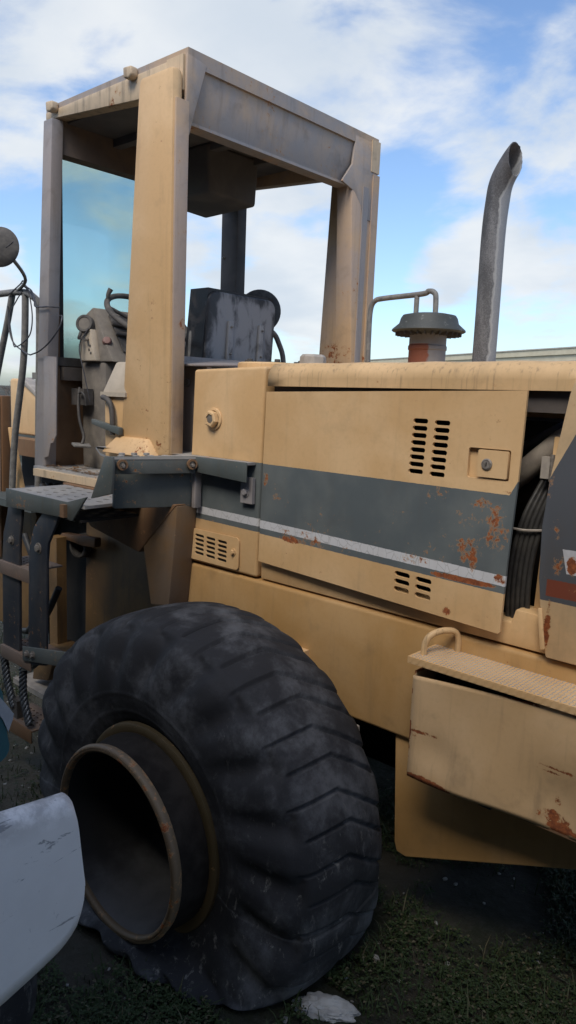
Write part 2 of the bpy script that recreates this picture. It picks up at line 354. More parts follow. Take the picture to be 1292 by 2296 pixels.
def prism(name, poly, axis, d0, d1, mat, parent=None, bev=.004, seg=2, dfun=None):
    bm = bmesh.new(); mk = AX[axis]
    A = [bm.verts.new(mk(a, b, d0 + (dfun(a, b) if dfun else 0))) for a, b in poly]; B = [bm.verts.new(mk(a, b, d1 + (dfun(a, b) if dfun else 0))) for a, b in poly]
    bm.faces.new(A); bm.faces.new(B[::-1]); n = len(poly)
    for i in range(n): bm.faces.new((A[i], B[i], B[(i + 1) % n], A[(i + 1) % n]))
    bmesh.ops.recalc_face_normals(bm, faces=bm.faces); bevel(bm, bev, seg); return link(name, bm, mat, parent)
def plate(name, outer, holes, axis, d0, d1, mat, parent=None, dfun=None):
    """flat plate with real cut-outs"""
    bm = bmesh.new(); mk = AX[axis]; es = []; loops = []
    for lp in [outer] + holes:
        vs = [bm.verts.new(mk(a, b, d0 + (dfun(a, b) if dfun else 0))) for a, b in lp]; loops.append(vs)
        for i in range(len(vs)): es.append(bm.edges.new((vs[i], vs[(i + 1) % len(vs)])))
    bmesh.ops.triangle_fill(bm, use_beauty=True, use_dissolve=False, edges=es)
    front = list(bm.faces); mp = {}
    for lp, src in zip(loops, [outer] + holes):
        for v, (a, b) in zip(lp, src): mp[v] = bm.verts.new(mk(a, b, d1 + (dfun(a, b) if dfun else 0)))
    for f in front: bm.faces.new([mp[v] for v in reversed(f.verts)])
    for lp in loops:
        for i in range(len(lp)):
            a, b = lp[i], lp[(i + 1) % len(lp)]; bm.faces.new((a, b, mp[b], mp[a]))
    return link(name, bm, mat, parent, 30)
def stadium(cx, cz, wd, ht, n=5, sk=0.0):
    r = ht / 2; pts = []
    for i in range(n + 1): a = -pi / 2 + pi * i / n; pts.append((cx + wd / 2 - r + r * cos(a), cz + r * sin(a)))
    for i in range(n + 1): a = pi / 2 + pi * i / n; pts.append((cx - wd / 2 + r + r * cos(a), cz + r * sin(a)))
    return [(a, b + sk * (a - cx)) for a, b in pts]
def rrect(x0, x1, z0, z1, r, n=4):
    pts = []
    for cx, cz, a0 in ((x1 - r, z0 + r, -pi / 2), (x1 - r, z1 - r, 0), (x0 + r, z1 - r, pi / 2), (x0 + r, z0 + r, pi)):
        for i in range(n + 1): a = a0 + pi / 2 * i / n; pts.append((cx + r * cos(a), cz + r * sin(a)))
    return pts
def catmull(pts, sub=6):
    P = [Vector(p) for p in pts]; out = []
    for i in range(len(P) - 1):
        p0 = P[max(i - 1, 0)]; p1 = P[i]; p2 = P[i + 1]; p3 = P[min(i + 2, len(P) - 1)]
        for s in range(sub):
            u = s / sub
            out.append(.5 * ((2 * p1) + (p2 - p0) * u + (2 * p0 - 5 * p1 + 4 * p2 - p3) * u * u + (3 * p1 - p0 - 3 * p2 + p3) * u ** 3))
    out.append(P[-1]); return out
def add_tube(bm, pts, r, seg=10, cap=True, rfun=None):
    P = [Vector(p) for p in pts]; rings = []
    up = None
    for i, p in enumerate(P):
        d = (P[min(i + 1, len(P) - 1)] - P[max(i - 1, 0)]).normalized()
        if up is None: up = d.orthogonal().normalized()
        up = (up - d * up.dot(d)); up = up.normalized() if up.length > 1e-6 else d.orthogonal().normalized()
        sd = d.cross(up); rr = rfun(i / (len(P) - 1)) if rfun else r
        rings.append([bm.verts.new(p + up * rr * cos(2 * pi * j / seg) + sd * rr * sin(2 * pi * j / seg)) for j in range(seg)])
    for a, b in zip(rings, rings[1:]):
        for j in range(seg): bm.faces.new((a[j], a[(j + 1) % seg], b[(j + 1) % seg], b[j]))
    if cap: bm.faces.new(rings[0][::-1]); bm.faces.new(rings[-1])
def tube(name, pts, r, mat, parent=None, seg=10, sub=6, rfun=None):
    bm = bmesh.new(); add_tube(bm, catmull(pts, sub) if sub else pts, r, seg, True, rfun); return link(name, bm, mat, parent, 50)
def add_lathe(bm, prof, c, axis, seg=32, closed=False):
    """prof: list of (radius, along); axis unit vector"""
    ax = Vector(axis).normalized(); u = ax.orthogonal().normalized(); v = ax.cross(u); c = Vector(c); rings = []
    for r, h in prof:
        if r < 1e-5: rings.append([bm.verts.new(c + ax * h)]); continue
        rings.append([bm.verts.new(c + ax * h + (u * cos(2 * pi * j / seg) + v * sin(2 * pi * j / seg)) * r) for j in range(seg)])
    prs = list(zip(rings, rings[1:])) + ([(rings[-1], rings[0])] if closed else [])
    for a, b in prs:
        for j in range(seg):
            q = [a[j % len(a)], a[(j + 1) % len(a)], b[(j + 1) % len(b)], b[j % len(b)]]
            qq = []
            for x in q:
                if x not in qq: qq.append(x)
            if len(qq) > 2: bm.faces.new(qq)
def lathe(name, prof, c, axis, mat, parent=None, seg=32, closed=False, smooth=35):
    bm = bmesh.new(); add_lathe(bm, prof, c, axis, seg, closed); return link(name, bm, mat, parent, smooth)
def bolt(c, axis, r=.014, parent=None, mat='bolt_metal', name='bolt'):
    bm = bmesh.new(); add_lathe(bm, [(0, 0), (r * 1.45, 0), (r * 1.45, .003), (r * 1.05, .0035)], c, axis, 14)
    add_lathe(bm, [(r, .003), (r, .012), (r * .8, .014), (0, .014)], c, axis, 6)
    return link(name, bm, mat, parent, 30)

# ================================================================== GROUND
bm = bmesh.new()
S = 1500
gx = [-S, -300, -60, -20] + [-8 + .5 * i for i in range(25)] + [10, 40, 300, S]
gy = [-S, -300, -60, -12] + [-4 + .5 * i for i in range(29)] + [16, 60, 300, S]
def gh(x, y):
    if abs(x) > 9 or abs(y) > 11: return 0.0
    return .012 * sin(x * 2.1 + y) * cos(y * 1.7) - .012
gv = [[bm.verts.new((x, y, gh(x, y))) for y in gy] for x in gx]
for i in range(len(gx) - 1):
    for j in range(len(gy) - 1): bm.faces.new((gv[i][j], gv[i + 1][j], gv[i + 1][j + 1], gv[i][j + 1]))
tag(link('ground', bm, 'ground_soil', None, 60), 'bare soil and thin grass ground beneath the parked machines', 'ground', kind='structure')

# ================================================================== THE WHEEL LOADER
L = root('wheel_loader', (-1.98, 2.75, 0.0))
tag(L, 'weathered tan wheel loader with open cab, dark stripe on the hood and a flat tyre', 'wheel loader')
YH = 2.10

# ---- rear frame / lower body
prism('rear_frame', [(-2.51, 1.203), (-2.56, .95), (-2.45, .80), (-1.60, .778), (.30, .79), (.30, 1.203)], 'y', YH, 2.42, 'ochre_paint', L, .014, 3)
prism('frame_front_plate', [(-3.50, 1.30), (-3.52, .45), (-2.40, .45), (-2.40, 1.30)], 'y', 2.25, 2.33, 'ochre_shade_brown', L, .01)
prism('sill_panel', [(-2.018, 1.211), (-.818, 1.211), (-.822, 1.325), (-.93, 1.328), (-.94, 1.285), (-2.02, 1.325)], 'y', YH + .012, 2.2, 'tan_paint', L, .006)
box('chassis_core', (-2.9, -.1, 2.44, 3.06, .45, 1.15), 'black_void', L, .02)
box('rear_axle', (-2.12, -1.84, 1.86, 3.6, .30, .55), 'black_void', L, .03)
# far-side rear frame plate and lower skirt
box('rear_frame_far_side', (-2.5, .30, 3.08, 3.40, .78, 1.2), 'ochre_paint', L, .014)
prism('belly_skirt', [(-1.338, .80), (-1.312, .37), (-1.30, .335), (-1.26, .33), (-.663, .575), (-.30, .72), (.30, .79), (.30, .80)], 'y', YH + .02, 2.60, 'ochre_paint', L, .03, 3)
# small brackets by the tyre
b_ = box('fender_tab', (-1.80, -1.735, 2.02, 2.105, .90, .985), 'tan_paint', L, .006)
b_ = prism('hose_bracket', [(-1.535, .775), (-1.47, .77), (-1.465, .70), (-1.515, .69)], 'y', 2.055, 2.09, 'plate_light', L, .003)
bolt((-1.505, 2.055, .735), (0, -1, 0), .010, b_)

# ---- tank side panel (front of the hood)
tk = prism('hood_side_panel', [(-2.512, 1.235), (-2.50, 1.212), (-2.034, 1.212), (-2.020, 2.060), (-2.44, 2.045), (-2.452, 1.70), (-2.49, 1.45)], 'y', YH, 3.40, 'tank_paint', L, .028, 4)
# tank filler flange on top with bolts
fl = lathe('filler_flange', [(0, .022), (.15, .022), (.155, .016), (.155, -.03), (0, -.03)], (-2.22, 2.36, 2.062), (0, 0, 1), 'tan_hood_top', L, 32)
for a in (0, 60, 120, 180, 240, 300): bolt((-2.22 + .125 * cos(radians(a + 20)), 2.36 + .125 * sin(radians(a + 20)), 2.084), (0, 0, 1), .012, fl, 'dark_metal')
lathe('filler_cap', [(0, .05), (.045, .05), (.055, .04), (.058, 0), (0, 0)], (-2.05, 2.42, 2.075), (0, 0, 1), 'plate_light', L, 8, smooth=20)
# sight plug
pg = lathe('sight_plug', [(0.045, 0), (.047, .004), (.045, .007), (.036, .008)], (-2.305, YH, 1.842), (0, -1, 0), 'tan_paint', L, 24)
bm = bmesh.new(); add_lathe(bm, [(.036, .005), (.036, .026), (.030, .030), (.022, .030), (.021, .022), (0, .022)], (-2.305, YH, 1.842), (0, -1, 0), 6); link('hex_nut', bm, 'tan_paint', pg, 25)
lathe('plug_glass', [(.021, .024), (.016, .026), (0, .026)], (-2.305, YH, 1.842), (0, -1, 0), 'dash_grey', pg, 18)
# vent grille
holes = []
for c in range(3):
    for r in range(5): holes.append(stadium(-2.372 + c * .072, 1.335 - r * .0195 - c * .002, .058, .0125, 4, -.03))
vg = plate('vent_grille', rrect(-2.445, -2.128, 1.226, 1.362, .018), holes, 'y', YH - .010, YH - .005, 'tank_paint', L)
plate('vent_backing', rrect(-2.43, -2.14, 1.235, 1.352, .012), [], 'y', YH - .004, YH - .0015, 'black_void', vg)
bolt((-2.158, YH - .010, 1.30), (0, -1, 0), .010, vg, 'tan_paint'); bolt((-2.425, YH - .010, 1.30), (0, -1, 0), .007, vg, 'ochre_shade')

# ---- hood top cover
bm = bmesh.new()
sec = [(2.118, 1.984), (2.10, 1.984), (2.10, 2.015)]
for i in range(7): a = pi - pi / 2 * i / 6; sec.append((2.155 + .055 * cos(a), 2.018 + .055 * sin(a)))
sec += [(2.4, 2.076), (3.1, 2.076)]
for i in range(7): a = pi / 2 - pi / 2 * i / 6; sec.append((3.345 + .055 * cos(a), 2.018 + .055 * sin(a)))
sec += [(3.40, 1.984), (3.38, 1.984)]
xs = [-2.003 + i * .10 for i in range(12)] + [-.84, -.815, -.80]
rings = []
for x in xs:
    sh = .010 * (x + 2.0) / 1.2; dz = -.0 if x < -.83 else -.012 * ((x + .84) / .04) ** 2
    rings.append([bm.verts.new((x, y, z + sh + (dz if z > 2.03 else 0) + .0016 * sin(x * 23) * (z > 2.0))) for y, z in sec])
for a, b in zip(rings, rings[1:]):
    for j in range(len(sec) - 1): bm.faces.new((a[j], a[j + 1], b[j + 1], b[j]))
hc = link('hood_cover', bm, 'tan_hood_top', L, 40)
so = hc.modifiers.new('thick', 'SOLIDIFY'); so.thickness = .006; so.offset = -1
box('hood_inner_rail', (-1.99, -.72, 2.125, 2.16, 1.93, 2.01), 'interior_dark', L, .003)

# ---- engine bay behind the side door
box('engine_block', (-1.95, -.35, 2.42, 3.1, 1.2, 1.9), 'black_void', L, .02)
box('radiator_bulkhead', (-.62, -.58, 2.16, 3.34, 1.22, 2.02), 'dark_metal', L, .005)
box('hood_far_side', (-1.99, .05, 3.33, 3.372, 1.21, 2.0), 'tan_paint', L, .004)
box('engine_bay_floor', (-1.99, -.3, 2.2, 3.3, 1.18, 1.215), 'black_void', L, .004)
tube('air_hose', [(-1.25, 2.30, 1.62), (-1.05, 2.24, 1.70), (-.93, 2.22, 1.80), (-.85, 2.24, 1.865), (-.70, 2.30, 1.885)], .036, 'hose_grey', L, 14)
tube('coolant_hose', [(-1.15, 2.34, 1.74), (-.98, 2.30, 1.84), (-.86, 2.28, 1.90), (-.70, 2.30, 1.945)], .022, 'hose_blue', L, 12)
tube('hook_pipe', [(-.97, 2.16, 1.965), (-.925, 2.15, 1.972), (-.905, 2.15, 1.985)], .008, 'plate_light', L, 8)
for i in range(5):
    x0 = -.905 - .016 * i
    tube('hydraulic_hose', [(x0 + .045, 2.19 + .006 * i, 1.72), (x0 + .02, 2.165, 1.62), (x0 - .002, 2.155, 1.50), (x0 - .008, 2.155, 1.36), (x0 - .002, 2.17, 1.22)], .0085, 'hose_black', L, 8)
tube('hose_tie', [(-1.0, 2.142, 1.575), (-.94, 2.138, 1.572), (-.87, 2.146, 1.58)], .004, 'plate_light', L, 6)
prism('bay_post', [(-.885, 1.86), (-.845, 1.86), (-.83, 1.32), (-.90, 1.32)], 'y', 2.175, 2.19, 'tan_paint', L, .003)
hg = box('door_hinge', (-.905, -.84, 2.145, 2.172, 1.735, 1.80), 'plate_light', L, .012, 3)
tube('hinge_pin', [(-.872, 2.145, 1.728), (-.872, 2.145, 1.808)], .007, 'bolt_metal', hg, 8, 0)

# ---- side door with slots
holes = []
for c in range(2):
    for r in range(8): holes.append(stadium(-1.290 + c * .0815 - .001 * r, 1.886 - .0236 * r - .002 * c, .057, .0155, 5))
for c in range(2):
    for r in range(3): holes.append(stadium(-1.318 + c * .085, 1.369 - .0265 * r - .003 * c, .062, .0175, 5, -.03))
holes.append(rrect(-1.108, -.968, 1.722, 1.815, .007, 3))
dj = lambda a, b: -.030 * max(0, (a + 2.0) / 1.06) * (1.0 if b < 1.6 else .6)
door = plate('engine_door', [(-1.997, 1.962), (-.934, 1.992), (-.936, 1.86), (-.940, 1.70), (-.945, 1.48), (-.950, 1.262), (-.956, 1.255), (-2.012, 1.288)], holes, 'y', YH - .012, YH - .002, 'door_paint', L, dj)
yd = YH - .012 - .024
lr = box('latch_recess', (-1.112, -.964, yd + .024, yd + .036, 1.718, 1.819), 'tan_paint', door, .002)
lp = plate('latch_paddle', rrect(-1.072, -.974, 1.728, 1.811, .004, 2), [], 'y', yd + .002, yd + .016, 'door_paint', door)
lk = lathe('lock_cylinder', [(.0175, 0), (.0175, .004), (.014, .006), (.0125, .004), (.0125, .006), (0, .006)], (-1.040, yd + .002, 1.768), (0, -1, 0), 'bolt_metal', door, 20)
box('keyhole', (-1.0415, -1.0385, yd - .0052, yd - .003, 1.762, 1.774), 'black_void', door, 0)

# ---- rear cowl
prism('rear_cowl', [(-.802, 2.03), (-.815, 1.985), (-.833, 1.86), (-.850, 1.74), (-.860, 1.60), (-.855, 1.45), (-.838, 1.33), (-.812, 1.213), (.30, 1.213), (.30, 2.03)], 'y', YH - .02, YH + .01, 'cowl_paint', L, .006)
box('cowl_top', (-.70, .30, 2.125, 3.38, 2.0, 2.06), 'tan_paint', L, .02)
prism('cowl_lip', [(-.845, 1.36), (-.832, 1.36), (-.812, 1.24), (-.826, 1.235)], 'y', YH - .03, YH - .022, 'tan_paint', L, .003)
box('rear_grille_block', (.05, .30, 2.13, 3.38, 1.2, 2.0), 'dark_metal', L, .01)

# ---- toolbox / step
def dent(x, z): return .006 * sin(9 * x + 1) * sin(11 * z) + .012 * exp(-((x + 1.08) ** 2 + (z - .85) ** 2) / .004) + .014 * exp(-((x + .70) ** 2 + (z - .86) ** 2) / .008) - .005 * exp(-((x + .93) ** 2 + (z - .8) ** 2) / .02)
bm = bmesh.new(); nx, nz = 60, 26; gvv = []
for i in range(nx + 1):
    x = -1.176 + i * (1.476 / nx); row = []
    zb = .745 + .018 * (x + 1.176) / .5 + .004 * sin(x * 13); zt = 1.086 + .040 * (x + 1.176) / .52 if x < -.656 else 1.126
    for j in range(nz + 1):
        z = zb + (zt - zb) * j / nz; row.append(bm.verts.new((x, 1.95 + dent(x, z), z)))
    gvv.append(row)
for i in range(nx):
    for j in range(nz): bm.faces.new((gvv[i][j], gvv[i + 1][j], gvv[i + 1][j + 1], gvv[i][j + 1]))
tb = link('toolbox', bm, 'box_paint', L, 40); so = tb.modifiers.new('t', 'SOLIDIFY'); so.thickness = .006; so.offset = 1
box('toolbox_side', (-1.176, -1.170, 1.958, 2.10, .76, 1.10), 'box_paint', tb, .001)
box('toolbox_bottom', (-1.17, .30, 1.958, 2.10, .757, .764), 'brown_paint', tb, .001)
box('toolbox_back', (-1.16, .30, 2.07, 2.098, .77, 1.12), 'black_void', tb, .001)
box('drain_tab', (-.93, -.89, 1.972, 1.99, .735, .765), 'dark_metal', tb, .003)
# lid: checker plate with rolled notched edge
lid = box('toolbox_lid', (-1.192, .30, 1.935, 2.118, 1.128, 1.150), 'tan_paint', tb, .006)
bm = bmesh.new()
for i in range(120):
    for j in range(15):
        x = -1.180 + i * .0125; y = 1.945 + j * .0118; s = 1 if (i + j) % 2 else -1
        dx, dy = .0042 * s, .0042
        z0, z1 = 1.1495, 1.1525; nxx, nyy = -dy * .28, dx * .28
        q = [(x - dx - nxx, y - dy - nyy, z0), (x + dx - nxx, y + dy - nyy, z0), (x + dx + nxx, y + dy + nyy, z0), (x - dx + nxx, y - dy + nyy, z0)]
        vs = [bm.verts.new(p) for p in q]; tp = bm.verts.new((x, y, z1))
        for a in range(4): bm.faces.new((vs[a], vs[(a + 1) % 4], tp))
tag(link('checker_tread', bm, 'deck_top', lid, 0), kind='stuff')
box('lid_tread_plate', (-1.186, .30, 1.942, 2.112, 1.1475, 1.1495), 'deck_top', lid, 0)
for i in range(60):
    x = -1.180 + i * .025
    if i == 0:
        bm = bmesh.new(); 
        v = [bm.verts.new(p) for p in ((-.008, -.0012, 1.131), (.002, -.0012, 1.131), (.009, -.0012, 1.147), (-.001, -.0012, 1.147), (-.008, .004, 1.131), (.004, .004, 1.131), (.008, .004, 1.147), (-.004, .004, 1.147))]
        for f in ((0, 1, 2, 3), (7, 6, 5, 4), (0, 4, 5, 1), (1, 5, 6, 2), (2, 6, 7, 3), (3, 7, 4, 0)): bm.faces.new([v[q] for q in f])
        nt = link('edge_notch', bm, 'tan_paint', lid, 0); nt.location = (x, 1.935, 0)
    elif x < -.5:
        c = nt.copy(); COL.objects.link(c); c.location = (x, 1.935, 0)
tube('lid_handle', [(-1.165, 1.985, 1.14), (-1.165, 1.99, 1.185), (-1.155, 2.005, 1.212), (-1.135, 2.04, 1.224), (-1.113, 2.08, 1.218), (-1.105, 2.095, 1.19), (-1.105, 2.095, 1.14)], .0105, 'tan_hood_top', lid, 12)

# ---- exhaust stack
bm = bmesh.new()
path = catmull([(-1.357, 2.60, 2.0), (-1.357, 2.60, 2.3), (-1.358, 2.60, 2.56), (-1.354, 2.604, 2.68), (-1.343, 2.602, 2.745), (-1.312, 2.600, 2.80), (-1.268, 2.598, 2.848), (-1.18, 2.595, 2.91)], 8)
add_tube(bm, path, .0435, 28, False)
ex = link('exhaust_stack', bm, 'exhaust_metal', L, 60)
# cut the mouth on a steep plane and thicken
bm = bmesh.new(); bm.from_mesh(ex.data)
bmesh.ops.bisect_plane(bm, geom=bm.verts[:] + bm.edges[:] + bm.faces[:], plane_co=(-1.296, 2.60, 2.83), plane_no=(.97, -.15, .12), clear_outer=True)
for v in bm.verts:
    if v.is_boundary and v.co.z > 2.5: v.co += Vector((rnd.uniform(-.001, .001), 0, rnd.uniform(-.001, .001)))
bm.to_mesh(ex.data); bm.free()
so = ex.modifiers.new('t', 'SOLIDIFY'); so.thickness = .004; so.offset = -1
lathe('stack_collar', [(.0445, .0), (.07, .0), (.07, .012), (.0445, .014)], (-1.357, 2.60, 2.088), (0, 0, 1), 'brown_paint', ex, 28)

# ---- air pre-cleaner
pc = lathe('air_precleaner', [(.0775, 0), (.0775, .10), (.081, .104), (.081, .118), (.0775, .122), (.0775, .17), (0, .17)], (-1.70, 2.75, 2.06), (0, 0, 1), 'precleaner_neck', L, 32)
lathe('rain_cap', [(0, .252), (.08, .250), (.110, .244), (.118, .232), (.124, .210), (.152, .186), (.154, .180), (.149, .176), (.10, .168), (0, .168)], (-1.70, 2.75, 2.06), (0, 0, 1), 'precleaner_cap', pc, 40)
for i in range(28):
    a = 2 * pi * i / 28
    if i == 0: fin0 = box('vane', (.084, .138, -.0015, .0015, .160, .1725), 'dark_metal', pc, 0); fin0.location = (-1.70, 2.75, 2.06)
    else:
        c = fin0.copy(); COL.objects.link(c); c.rotation_euler = (0, 0, a)
# ---- rear handrail on the far side of the hood
bm = bmesh.new(); add_tube(bm, catmull([(-2.185, 3.0, 2.03), (-2.19, 3.0, 2.25), (-2.188, 3.0, 2.375), (-2.165, 3.0, 2.418), (-2.11, 3.0, 2.428), (-1.90, 3.0, 2.436), (-1.868, 3.0, 2.446), (-1.838, 3.0, 2.438), (-1.826, 3.0, 2.40), (-1.824, 3.0, 2.2), (-1.824, 3.0, 2.03)], 6), .0125, 10)
rl = link('hood_handrail', bm, 'rail_grey', L, 50)
tube('rail_post', [(-1.928, 3.0, 2.43), (-1.928, 3.0, 2.03)], .012, 'rail_grey', rl, 10, 0)

# ================= CAB
# roof
RX0, RX1, RY0, RY1, RZ = -3.59, -2.50, 2.09, 3.42, 3.325
roof = box('cab_roof', (RX0, RX1, RY0, RY1, 3.262, RZ), 'roof_grey', L, .018, 3)
prism('roof_side_beam', [(-3.59, 3.268), (-2.515, 3.168), (-2.515, 3.300), (-3.59, 3.300)], 'y', RY0 - .004, RY0 + .06, 'roof_side', roof, .004)
prism('roof_side_beam', [(-3.59, 3.21), (-2.515, 3.14), (-2.515, 3.300), (-3.59, 3.300)], 'y', RY1 - .06, RY1 - .004, 'roof_grey', roof, .004)
hexa('roof_rear_beam', [(-2.548, 2.12, 3.053), (-2.535, 2.12, 3.053), (-2.51, 2.12, 3.29), (-2.56, 2.12, 3.29), (-2.548, 3.40, 3.053), (-2.535, 3.40, 3.053), (-2.51, 3.40, 3.29), (-2.56, 3.40, 3.29)], 'roof_grey', roof, .003)
box('rear_beam_flange', (-2.60, -2.528, 2.12, 3.38, 3.046, 3.058), 'roof_grey', roof, .003)
box('roof_front_beam', (-3.58, -3.50, 2.12, 3.40, 3.10, 3.29), 'duct_brown', roof, .006)
box('roof_shade_sheet', (-3.50, -2.57, 2.155, 3.355, 3.250, 3.260), 'duct_grey', roof, .002)  # dark sheet added below the roof, standing in for shade on its underside
for y in (2.45, 2.78, 3.1): box('roof_rib', (-3.50, -2.56, y - .025, y + .025, 3.21, 3.252), 'duct_grey', roof, .004)
prism('corner_gusset', [(2.085, 3.30), (2.19, 3.285), (2.125, 3.08), (2.10, 2.99), (2.080, 3.0)], 'x', -2.512, -2.498, 'roof_grey', roof, .002)
prism('corner_gusset', [(3.40, 3.295), (3.425, 3.16), (3.42, 2.90), (3.31, 2.90), (3.285, 2.965), (3.23, 3.02), (3.12, 3.05), (3.20, 3.15), (3.22, 3.295)], 'x', -2.512, -2.499, 'roof_grey', roof, .002)
box('corner_end_cap', (-2.56, -2.495, 3.36, 3.432, 3.15, 3.31), 'roof_side', roof, .014, 3)
box('corner_end_cap', (-2.62, -2.516, 2.076, 2.12, 3.165, 3.30), 'roof_side', roof, .003)
for x in (-2.86, -3.50):
    lg = prism('roof_lug', [(x - .030, 3.330), (x + .030, 3.325), (x + .032, 3.290), (x + .012, 3.276), (x - .026, 3.285)], 'y', 2.048, 2.088, 'roof_side', roof, .008, 3)
bm = bmesh.new()
v = [bm.verts.new(p) for p in ((-3.53, 2.74, 3.25), (-3.105, 2.74, 3.25), (-3.10, 3.12, 3.25), (-3.53, 3.12, 3.25), (-3.53, 2.76, 3.0), (-3.11, 2.76, 3.0), (-3.105, 3.11, 2.995), (-3.53, 3.11, 2.985))]
for f in ((0, 1, 2, 3), (7, 6, 5, 4), (0, 4, 5, 1), (1, 5, 6, 2), (2, 6, 7, 3), (3, 7, 4, 0)): bm.faces.new([v[q] for q in f])
bmesh.ops.recalc_face_normals(bm, faces=bm.faces); bevel(bm, .02, 3); link('roof_duct', bm, 'duct_grey', roof)

# near rear pillar (left rear)
def pillar(name, xa0, xa1, xb0, xb1, y0, y1, z0, z1, mat, bev):
    return hexa(name, [(xa0, y0, z0), (xa1, y0, z0), (xa1, y1, z0), (xa0, y1, z0), (xb0, y0, z1), (xb1, y0, z1), (xb1, y1, z1), (xb0, y1, z1)], mat, L, bev)
p1 = pillar('rear_pillar', -2.862, -2.50, -2.735, -2.505, 2.015, 2.075, 1.66, 3.24, 'tan_pillar', .024)
prism('pillar_back_plate', [(2.03, 1.66), (2.092, 1.66), (2.098, 3.12), (2.03, 3.12)], 'x', -2.515, -2.497, 'tan_grey_worn', p1, .002)
hexa('pillar_foot', [(-2.925, 1.955, 1.66), (-2.585, 1.955, 1.66), (-2.56, 2.03, 1.66), (-2.90, 2.03, 1.66), (-2.862, 2.0, 1.737), (-2.64, 2.0, 1.737), (-2.62, 2.03, 1.737), (-2.84, 2.03, 1.737)], 'tan_pillar', p1, .010)
p2 = pillar('rear_pillar', -2.80, -2.50, -2.735, -2.505, 3.325, 3.425, 1.66, 3.24, 'tan_grey_worn', .012)
hexa('pillar_channel', [(-2.62, 3.305, 1.7), (-2.50, 3.305, 1.7), (-2.50, 3.327, 1.7), (-2.62, 3.327, 1.7), (-2.60, 3.20, 3.10), (-2.50, 3.20, 3.10), (-2.50, 3.327, 3.10), (-2.60, 3.327, 3.10)], 'tan_grey_worn', p2, .008)
box('pillar_edge_strip', (-2.53, -2.494, 3.30, 3.345, 1.7, 3.06), 'grey_paint', p2, .006)
box('pillar_outer_strip', (-2.508, -2.493, 3.38, 3.436, 1.7, 3.14), 'tan_grey_worn', p2, .004)
# front pillars
p3 = pillar('front_pillar', -3.695, -3.585, -3.56, -3.48, 2.055, 2.12, 1.50, 3.25, 'grey_paint', .006)
box('glass_channel', (-3.62, -3.585, 2.10, 2.150, 1.55, 3.2), 'brown_paint', p3, .003)
box('glass_seal', (-3.61, -3.59, 2.145, 2.176, 2.10, 3.12), 'dark_rubber', p3, .006)
prism('jamb_plate', [(-3.575, 2.105), (-3.455, 2.10), (-3.462, 1.70), (-3.49, 1.66), (-3.515, 1.655), (-3.54, 1.585), (-3.588, 1.57)], 'y', 2.048, 2.056, 'grey_paint', p3, .001)
box('hinge_lug', (-3.715, -3.665, 2.06, 2.085, 1.985, 2.02), 'rail_grey', p3, .004)
p4 = pillar('front_pillar', -3.63, -3.485, -3.63, -3.485, 3.33, 3.41, 1.5, 3.25, 'interior_dark', .005)
bolt((-3.60, 3.33, 2.80), (0, -1, 0), .006, p4, 'plate_light')
# windscreen, front wall, floor, rear wall
box('windscreen', (-3.605, -3.599, 2.16, 2.90, 2.10, 3.115), 'tinted_glass', L, 0)
box('windscreen_lower_frame', (-3.63, -3.57, 2.12, 3.36, 2.06, 2.105), 'dark_metal', L, .005)
box('front_wall', (-3.63, -3.60, 2.12, 3.40, 1.48, 2.06), 'brown_paint', L, .004)
box('front_wall_ledge', (-3.60, -3.55, 2.15, 3.3, 1.985, 2.055), 'interior_dark', L, .006)
box('cab_floor', (-3.66, -2.50, 2.03, 3.42, 1.49, 1.525), 'deck_top', L, .006)
box('floor_edge_strip', (-3.62, -2.95, 2.005, 2.04, 1.478, 1.515), 'roof_side', L, .006)
box('far_side_sill', (-3.6, -2.5, 3.36, 3.41, 1.5, 2.02), 'interior_dark', L, .004)
rw = box('cab_rear_wall', (-2.76, -2.735, 2.09, 3.40, 1.50, 2.115), 'grey_paint', L, .004)
hexa('rear_wall_flange', [(-2.765, 2.12, 2.07), (-2.46, 2.12, 2.06), (-2.46, 2.62, 2.085), (-2.765, 2.62, 2.11), (-2.765, 2.12, 2.078), (-2.46, 2.12, 2.068), (-2.46, 2.62, 2.093), (-2.765, 2.62, 2.118)], 'grey_paint', rw, .001)
box('rear_wall_side', (-2.735, -2.47, 2.20, 2.225, 1.50, 2.062), 'grey_paint', rw, .003)
lathe('wall_grommet', [(0, .006), (.018, .006), (.02, 0)], (-2.60, 2.198, 1.99), (0, -1, 0), 'rail_grey', rw, 14)
# litter: dry leaves on the floor
bm = bmesh.new()
for i in range(260):
    x = rnd.uniform(-3.6, -3.0); y = rnd.uniform(2.03, 2.30) if rnd.random() < .5 else 2.05 + abs(rnd.gauss(0, .03)); z = 1.527 + rnd.uniform(0, .012)
    a = rnd.uniform(0, 6.3); l = rnd.uniform(.006, .022); ww = rnd.uniform(.002, .008); d = Vector((cos(a), sin(a), rnd.uniform(-.2, .3))) * l; s = Vector((-sin(a), cos(a), 0)) * ww; p = Vector((x, y, z))
    bm.faces.new([bm.verts.new(q) for q in (p - d, p + s, p + d, p - s)])
tag(link('leaf_litter', bm, 'brown_paint', L, 0, False), kind='stuff')

